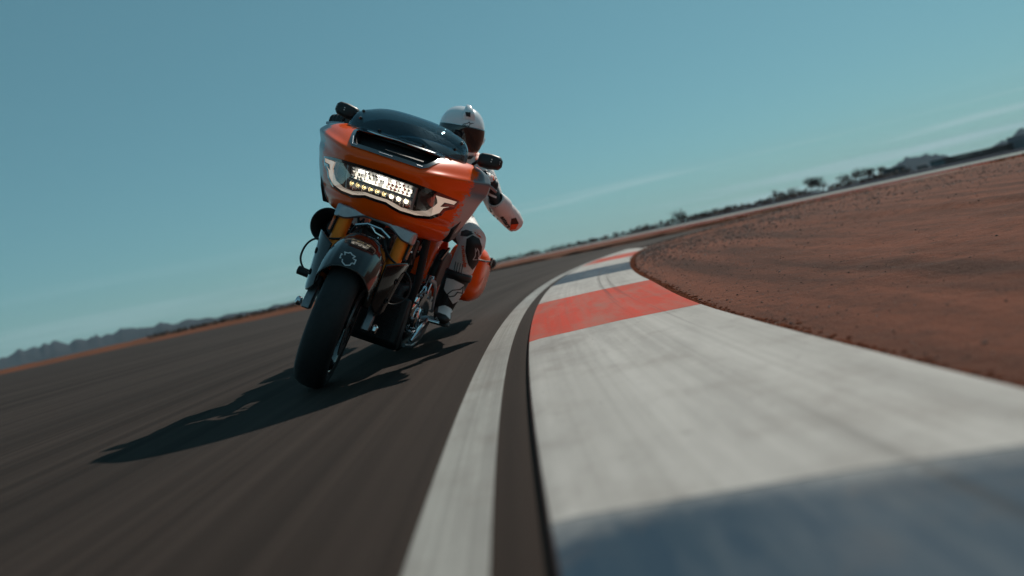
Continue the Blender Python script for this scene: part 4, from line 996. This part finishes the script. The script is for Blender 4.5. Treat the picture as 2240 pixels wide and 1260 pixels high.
for s in (1, -1):
    y = .302 * s
    bag = blob('saddlebag', [(-1.385, y, .555, .05, .10), (-1.40, y, .55, .085, .145), (-1.44, y, .55, .112, .165), (-1.60, y, .545, .122, .175), (-1.90, y, .525, .122, .165), (-2.15, y, .50, .11, .14), (-2.22, y, .495, .08, .10)], M_orange2, pw=.55, n=32)
    bag.name = 'saddlebag'
    g = G(); P = [(-1.378, y - .05, .665), (-1.378, y + .06, .665), (-1.44, y + s * .118, .672), (-1.60, y + s * .127, .675), (-2.15, y + s * .116, .60)]
    g.tube([(-1.376, y - .07 * s, .650), (-1.378, y + .07 * s, .650), (-1.43, y + s * .110, .652), (-1.60, y + s * .127, .655), (-2.15, y + s * .116, .575)], .005, 8); g.obj('lid_seam', M_black, bag)
    g = G(); g.box((-1.62, y + .128 * s, .655), (.07, .012, .05)); g.obj('latch', M_gloss, bag, bevel=.004)
    g = G(); g.tube([(-1.95, s * .30, .62), (-1.95, s * .40, .64)], .012, 8); g.lathe([(0, .03), (.03, .026), (.036, 0), (.03, -.03), (0, -.035)], (-1.92, s * .415, .635), (1, 0, 0), 18); g.obj('rear_turn_signal', M_black, bike)
    g = G(); g.prism([(-.98, s * .165, .46), (-1.00, s * .175, .60), (-1.06, s * .18, .66), (-1.22, s * .19, .64), (-1.26, s * .19, .50), (-1.10, s * .18, .43)], (0, .05 * s, 0)); sc2 = g.obj('side_cover', M_black, bike, bevel=.018)
    g = G(); g.tube([(-.985, s * .21, .60), (-1.03, s * .222, .648), (-1.08, s * .225, .668)], .008, 8); g.obj('side_cover_trim', M_chrome, sc2)
g = G(); g.tube(spline([(-.62, -.10, .52), (-.56, -.16, .42), (-.60, -.20, .28), (-.80, -.23, .22), (-1.2, -.27, .22), (-1.35, -.30, .24)], 6), .026, 14); ex = g.obj('exhaust_header', M_steel, bike)
g = G(); g.tube([(-1.30, -.30, .235), (-1.36, -.30, .24), (-2.15, -.33, .27), (-2.22, -.33, .272)], [.03, .052, .056, .05], 20); g.obj('muffler', M_black, ex)
g = G(); g.tube([(-1.15, .11, .30), (-1.63, .12, .325)], [(.05, .03), (.045, .025)], 12); g.tube([(-1.15, -.11, .30), (-1.63, -.12, .325)], [(.05, .03), (.045, .025)], 12); g.obj('swingarm', M_eng, bike)

# ================================================================== RIDER (same axes as the motorcycle)
person = empty('person', BM, label='rider in white and black racing leathers and white helmet, elbow out, on the motorcycle', category='person')
M_leather = mat('white_leather', (.80, .76, .72), .5, coat=.15, var=.25, vscale=25, dirt=(.50, .47, .44), bump=.25, bscale=180)
M_leatherb = mat('black_leather', (.014, .013, .013), .5, bump=.25, bscale=180)
M_leathero = mat('orange_leather', (.80, .10, .012), .5, bump=.2)
M_helmet = mat('white_shell', (.84, .85, .86), .25, coat=.8)
M_visor = mat('dark_visor', (.012, .012, .014), .06, coat=1)
M_seam = mat('helmet_seal', (.02, .02, .02), .6)
def remesh(g, name, m, parent, voxel, smooth=3, **k):
    o = g.obj('tmp', m); r = o.modifiers.new('r', 'REMESH'); r.mode = 'VOXEL'; r.voxel_size = voxel
    s = o.modifiers.new('s', 'SMOOTH'); s.iterations = smooth; s.factor = .5
    dg = bpy.context.evaluated_depsgraph_get(); me = bpy.data.meshes.new_from_object(o.evaluated_get(dg)); old = o.data
    bpy.data.objects.remove(o); bpy.data.meshes.remove(old)
    g2 = G(); g2.V = [tuple(v.co) for v in me.vertices]; g2.F = [tuple(p.vertices) for p in me.polygons]; g2.M = [0] * len(g2.F); bpy.data.meshes.remove(me)
    ob = g2.obj(name, m, parent, angle=180, **k); return ob, BVHTree.FromPolygons([Vector(v) for v in g2.V], g2.F)
HC = Vector((-1.02, .100, 1.282))
LK, LA = Vector((-.868, .362, .752)), Vector((-.955, .302, .345))
RK, RA = Vector((-.80, -.235, .79)), Vector((-.95, -.305, .345))
LE, LW = Vector((-.965, .522, .912)), Vector((-.768, .412, .985))
RE, RW = Vector((-.93, -.36, .95)), Vector((-.72, -.355, 1.06))
LS, RS = Vector((-1.06, .262, 1.112)), Vector((-1.04, -.085, 1.140))
LH, RH = Vector((-1.255, .165, .825)), Vector((-1.255, -.045, .825))
def mids(a, b, t, off=(0, 0, 0)): return a.lerp(b, t) + Vector(off)
g = G()
g.tube([(-1.30, .06, .775), (-1.29, .06, .82), (-1.265, .07, .92), (-1.20, .085, 1.03), (-1.10, .098, 1.12), (-1.045, .104, 1.18), (-1.03, .104, 1.195)],
       [(.10, .15), (.125, .175), (.115, .155), (.12, .16), (.12, .185), (.095, .155), (.06, .075)], 28, ref=(1, 0, 0))
g.tube([(-1.035, .106, 1.17), HC - Vector((0, 0, .05))], [.062, .06], 20)
g.tube([HC + Vector((0, 0, -.08)), HC + Vector((0, 0, -.03)), HC + Vector((0, 0, .05)), HC + Vector((0, 0, .09))], [.05, .085, .085, .05], 20)      # head inside the helmet
g.tube([(-1.22, .08, 1.16), (-1.27, .08, 1.08), (-1.31, .075, 1.0)], [.05, .065, .04], 16)                     # aerodynamic hump
for (S_, E_, W_2) in ((LS, LE, LW), (RS, RE, RW)):
    g.tube([mids(S_, Vector((-1.05, .10, 1.12)), .25), S_, mids(S_, E_, .25, (0, 0, -.01)), mids(S_, E_, .6, (0, -.02 * (1 if S_ is LS else -1), -.02)), E_], [.072, .074, .062, .054, .052], 20)
    d = (W_2 - E_).normalized(); back = (E_ - S_).normalized()
    g.tube([E_ + back * .012 - d * .012, mids(E_, W_2, .18), mids(E_, W_2, .45), mids(E_, W_2, .78), W_2], [.047, .056, .054, .045, .037], 20)
for (H_, K_, A_) in ((LH, LK, LA), (RH, RK, RA)):
    g.tube([H_ + Vector((-.05, 0, -.01)), H_, mids(H_, K_, .35, (0, 0, .01)), mids(H_, K_, .75), K_], [.10, .105, .092, .076, .068], 22)
    f_ = Vector((.022, 0, 0))
    g.tube([K_ + f_ * .6 + Vector((0, 0, .028)), K_ + f_ * 1.1, mids(K_, A_, .16) + f_ * .8, mids(K_, A_, .36, (-.008, 0, 0)), mids(K_, A_, .62), A_], [.052, .067, .066, .065, .054, .045], 22)
def leathers_material():
    """white leather, black stretch panels where limbs bend (behind the knees, inner arms, flanks)"""
    m = mat('suit', (.80, .76, .72), .5, coat=.15, var=.25, vscale=25, dirt=(.50, .47, .44), bump=.3, bscale=160); return m
body, bbv = remesh(g, 'body', leathers_material(), person, .0105, 3)
body.data.materials.append(M_leatherb)
for p in body.data.polygons:          # black stretch panels: flanks, lap and the backs of the knees
    c = p.center
    flank = -1.26 < c.x < -1.0 and .86 < c.z < 1.04 and c.y < .30 and abs(c.y - .08) > .085
    lap = c.z < .80 and c.x < -1.08
    knee = c.x < -.915 and .60 < c.z < .76 and abs(c.y) > .15
    if flank or lap or knee: p.material_index = 1
t_ = MATS['suit'].node_tree; bp_ = [n for n in t_.nodes if n.type == 'BUMP'][0]
nz2 = node(t_, 'ShaderNodeTexNoise'); nz2.inputs['Scale'].default_value = 26; nz2.inputs['Detail'].default_value = 5; nz2.inputs['Distortion'].default_value = 1.5
tcx = node(t_, 'ShaderNodeTexCoord'); mpx = node(t_, 'ShaderNodeMapping'); mpx.inputs['Scale'].default_value = (1.5, .6, 1.3); t_.links.new(tcx.outputs['Object'], mpx.inputs[0]); t_.links.new(mpx.outputs[0], nz2.inputs['Vector'])
b2 = node(t_, 'ShaderNodeBump'); b2.inputs['Strength'].default_value = .55; b2.inputs['Distance'].default_value = .012
t_.links.new(nz2.outputs[0], b2.inputs['Height']); t_.links.new(b2.outputs[0], bp_.inputs['Normal'])

# ---- helmet
cdir = (CO - BM @ HC); az = math.atan2(cdir.x, -cdir.y) + R(12)
hf = Vector((math.sin(az) * math.cos(R(17)), -math.cos(az) * math.cos(R(17)), -math.sin(R(17))))
hl = Vector((0, 0, 1)).cross(hf).normalized(); hu = hf.cross(hl); rl_ = R(20)
hl, hu = hl * math.cos(rl_) - hu * math.sin(rl_), hu * math.cos(rl_) + hl * math.sin(rl_)
B3 = BINV.to_3x3(); hf_, hl_, hu_ = B3 @ hf, B3 @ hl, B3 @ hu
HM = Matrix(((hf_.x, hl_.x, hu_.x, HC.x), (hf_.y, hl_.y, hu_.y, HC.y), (hf_.z, hl_.z, hu_.z, HC.z), (0, 0, 0, 1)))
def hp(az_, el, off=0):
    a, e = R(az_), R(el); ce = math.copysign(abs(math.cos(e)) ** .80, 1); se = math.copysign(abs(math.sin(e)) ** .96, math.sin(e))
    A = .133 if math.cos(a) > 0 else .148
    x, y, z = A * ce * math.cos(a), .122 * ce * math.sin(a), (.134 if e > 0 else .168) * se
    if e < 0:
        q = smooth01(0, 55, -el); x += .020 * q * max(0, math.cos(a)); y *= 1 - .10 * q; x *= 1 - .05 * q
    if e > 0 and math.cos(a) < 0: x *= 1 + .05 * math.sin(2 * e)
    p = Vector((x, y, z)); return p + p.normalized() * off
def hsurf(a0, a1, e0, e1, off, na, ne, keep=None):
    g = G(); g.surf(lambda a, e: tuple(hp(a, e, off)), lin(a0, a1, na), lin(e0, e1, ne), keep=keep); return g
def port(a, e):        # eye port outline
    t = abs(a) / 86; return abs(a) < 86 and (-29 + 4 * t ** 3) < e < (13 - 4 * t ** 2)
g = hsurf(-180, 180, -60, 90, 0, 145, 78, keep=lambda a0, a1, e0, e1: not port((a0 + a1) / 2, (e0 + e1) / 2)); shell = g.xf(HM).obj('helmet', M_helmet, person, solid=.012, angle=80)
HV, HF = list(g.V), list(g.F)
g = G(); g.surf(lambda a, t: tuple(hp(a, (-31.5 + 4 * (abs(a) / 88) ** 3) * (1 - t) + (15 - 4 * (abs(a) / 88) ** 2) * t, .0035)), lin(-89, 89, 61), lin(0, 1, 24)); vis = g.xf(HM).obj('visor', M_visor, shell, solid=.002, angle=80)
HV2, HF2 = HV + list(g.V), HF + [tuple(i + len(HV) for i in f) for f in g.F]
hbv = BVHTree.FromPolygons([Vector(v) for v in HV2], HF2)
for s in (1, -1):
    g = G(); g.lathe([(0, .007), (.022, .006), (.027, 0)], hp(s * 88, -8, .002), (hp(s * 88, -8)).normalized(), 24); g.xf(HM).obj('visor_pivot', M_helmet, shell)
    g = G(); g.surf(lambda u, v: tuple(hp(s * (22 + 26 * u), -48 + 9 * v + 3 * u, .003 + .004 * math.sin(math.pi * u))), lin(0, 1, 12), lin(0, 1, 6)); g.xf(HM).obj('chin_vent', M_seam, shell)
g = G()           # raised brow vent
g.surf(lambda u, v: tuple(hp(u * (21 - 3 * v), 31 + 50 * v, .002 + .019 * max(0, 1 - abs(u) ** 4) * smooth01(0, .25, v) * (1 - .35 * smooth01(.7, 1, v)))), lin(-1, 1, 21), lin(0, 1, 16)); g.xf(HM).obj('top_vent', M_helmet, shell)
HV3, HF3 = HV2 + list(g.V), HF2 + [tuple(i + len(HV2) for i in f) for f in g.F]
hbv3 = BVHTree.FromPolygons([Vector(v) for v in HV3], HF3)
px_decal('vent_slot', px_fill([(1018, 245), (1029, 246), (1029, 256), (1020, 254)], 3), hbv3, BINV, M_seam, shell, .002)
g = G(); stroke(g, [(900 + p[0] * .1143, 220 + p[1] * .1143) for p in ((980, 490), (985, 465), (1010, 445), (1065, 440), (1105, 412), (1112, 435), (1190, 435), (1115, 455), (1100, 495), (1070, 480), (1010, 492), (1035, 465))], 1.3, True); px_decal('helmet_logo', g, hbv, BINV, M_seam, shell, .002)

# ---- panels and marks on the leathers
def panel(name, poly, m, step=5, off=.0025, bv=None, par=None): return px_decal(name, px_fill(poly, step), bv or bbv, BINV, m, par or body, off)
panel('knee_panel', [(1021, 523), (1034, 515), (1048, 522), (1054, 540), (1052, 560), (1043, 578), (1033, 590), (1024, 578), (1018, 550)], M_leatherb)
g = G(); stroke(g, [(860 + p[0] * .1984, 480 + p[1] * .1984) for p in ((905, 315), (915, 350), (925, 318), (940, 345), (942, 400), (965, 430), (940, 432), (935, 480), (922, 440), (880, 440), (905, 395))], 1.6, True); px_decal('knee_logo', g, bbv, BINV, M_logo, body, .004)
panel('knee_slider', [(1036, 508), (1046, 510), (1053, 522), (1046, 518)], M_leathero, 3, .004)
panel('thigh_panel', [(1010, 506), (1020, 503), (1032, 507), (1036, 512), (1022, 518), (1008, 516)], M_leatherb, 4, .0025)
px_decal('shin_text', px_text('alpinestars', 1014, 561, 11, -95), bbv, BINV, M_leathero, body, .003)
for k in range(4):
    g = G(); x = 988 + k * 5; stroke(g, [(x + 10, 572 + k * 2), (x + 6, 590 + k * 2), (x + 9, 606 + k * 2)], 1.4); px_decal('stretch_rib', g, bbv, BINV, M_leatherb, body, .003)
panel('inner_arm_panel', [(1070, 452), (1078, 455), (1088, 476), (1102, 500), (1090, 498), (1076, 476)], M_leatherb)
panel('elbow_cup', [(1118, 478), (1128, 476), (1134, 488), (1128, 500), (1116, 502)], M_leatherb, 4)
panel('elbow_slider', [(1117, 490), (1133, 489), (1128, 500), (1115, 502)], M_leathero, 4, .004)
px_decal('sleeve_text', px_text('alpinestars', 1099, 474, 12.5, 56), bbv, BINV, M_leatherb, body, .003)
panel('shoulder_panel', [(1040, 338), (1052, 334), (1056, 346), (1048, 360), (1040, 356)], M_leathero, 4)

# ---- gloves closed on the grips
for (a, b), W_2, s in ((HB[0], LW, 1), (HB[1], RW, -1)):
    A = (b - a).normalized(); Fd = Vector((1, 0, 0)); Fd = (Fd - A * Fd.dot(A)).normalized(); Ud = Fd.cross(A) * (1 if Fd.cross(A).z > 0 else -1)
    g = G(); cm = a.lerp(b, .52)
    for i, (t, L) in enumerate(((.20, .96), (.41, 1.05), (.62, 1.0), (.82, .86))):
        c = a.lerp(b, t); P = [c - Fd * .030 + Ud * .030, c - Fd * .006 + Ud * (.036 * L), c + Fd * .022 + Ud * (.026 * L), c + Fd * .031 - Ud * .004, c + Fd * .016 - Ud * .025, c - Fd * .006 * L - Ud * .027]
        g.tube(spline(P, 3), [.0118] * 4 + [.0110] * 4 + [.0100] * 4 + [.0090] * 4, 10)
    g.tube([a.lerp(b, .02) - Fd * .042 + Ud * .012, a.lerp(b, -.06) - Fd * .018 - Ud * .012, a.lerp(b, .02) + Fd * .006 - Ud * .030, a.lerp(b, .22) + Fd * .024 - Ud * .034], [.014, .0135, .012, .009], 10)
    kn = cm - Fd * .026 + Ud * .028; d = (kn - W_2)
    g.tube([W_2 - d.normalized() * .03, W_2, W_2.lerp(kn, .5), kn], [(.036, .034), (.036, .030), (.043, .023), (.042, .018)], 18, ref=tuple(A))
    gl, gbv = remesh(g, 'glove', M_leatherb, person, .0045, 2)
    E_ = LE if s > 0 else RE; g = G(); dd = (E_ - W_2).normalized()
    g.tube([W_2 - dd * .012, W_2 + dd * .005, W_2 + dd * .045, W_2 + dd * .075, W_2 + dd * .078], [.041, .046, .0535, .0555, .052], 24, caps=False); g.obj('gauntlet', M_leather, gl, solid=.004)
    for t in (.20, .41, .62, .82):
        c = a.lerp(b, t); g = G(); g.lathe([(0, .004), (.006, .003), (.009, 0)], c - Fd * .012 + Ud * .046, (Ud - Fd * .3), 12); g.obj('knuckle_guard', M_leather, gl)
    if s > 0:
        for nm, poly, m in (('glove_panel', [(1063, 384), (1074, 380), (1082, 390), (1076, 398), (1066, 396)], M_leather), ('glove_patch', [(1070, 386), (1082, 382), (1086, 392), (1078, 396)], M_leathero), ('glove_stripe', [(1062, 414), (1074, 424), (1086, 430), (1085, 434), (1072, 428), (1060, 418)], M_leather)):
            panel(nm, poly, m, 3, .003, gbv, gl)

# ---- boots
for K_, A_, s in ((LK, LA, 1), (RK, RA, -1)):
    top = K_.lerp(A_, .46); g = G()
    g.tube([top, top.lerp(A_, .3), top.lerp(A_, .75), A_ + Vector((.005, 0, -.01))], [.069, .068, .056, .052], 22)
    yy = A_.y; oy = .028 * s
    g.tube([(-1.035, yy, .325), (-1.01, yy, .335), (-.95, yy + oy * .3, .345), (-.89, yy + oy * .7, .336), (-.83, yy + oy, .330), (-.785, yy + oy * 1.1, .325), (-.770, yy + oy * 1.1, .322)],
           [(.025, .030), (.040, .040), (.050, .044), (.042, .047), (.033, .047), (.026, .038), (.014, .022)], 20, ref=(0, 0, 1))
    bt, btv = remesh(g, 'boot', M_leatherb, person, .007, 3)
    g = G(); out = [(-1.05, yy - .03), (-1.05, yy + .03), (-.95, yy + .042 + oy * .3), (-.84, yy + .048 + oy), (-.785, yy + .032 + oy), (-.768, yy + oy), (-.785, yy - .032 + oy), (-.84, yy - .044 + oy), (-.95, yy - .036 + oy * .3)]
    g.prism([(x, y, .300 + (.004 if x > -.8 else 0)) for x, y in out], (0, 0, -.012)); g.obj('sole', M_rub, bt, bevel=.003)
    g = G(); g.tube([top + Vector((0, 0, .012)), top + Vector((0, 0, .0)), top - Vector((.002, .001, .022))], [.071, .0735, .073], 24, caps=False); g.obj('boot_collar', M_leatherb, bt, solid=.004)
    if s > 0:
        for nm, poly in (('shin_plate', [(978, 608), (992, 611), (1014, 622), (1014, 640), (1006, 655), (990, 664), (981, 648), (972, 632)]), ('ankle_plate', [(960, 672), (974, 668), (988, 676), (992, 690), (986, 702), (974, 690), (958, 684)])):
            panel(nm, poly, M_leather, 4, .004, btv, bt)
        bt2 = btv; g = G(); stroke(g, [(978, 644), (990, 634), (1006, 632), (1012, 626), (1010, 640), (1000, 638), (994, 646), (984, 648)], 2.0, True); px_decal('boot_logo', g, btv, BINV, M_leatherb, bt, .0065)
        g = G(); stroke(g, [(953, 696), (958, 700), (964, 708), (960, 702), (956, 694)], 1.0, True); px_decal('toe_logo', g, btv, BINV, M_logo, bt, .004)
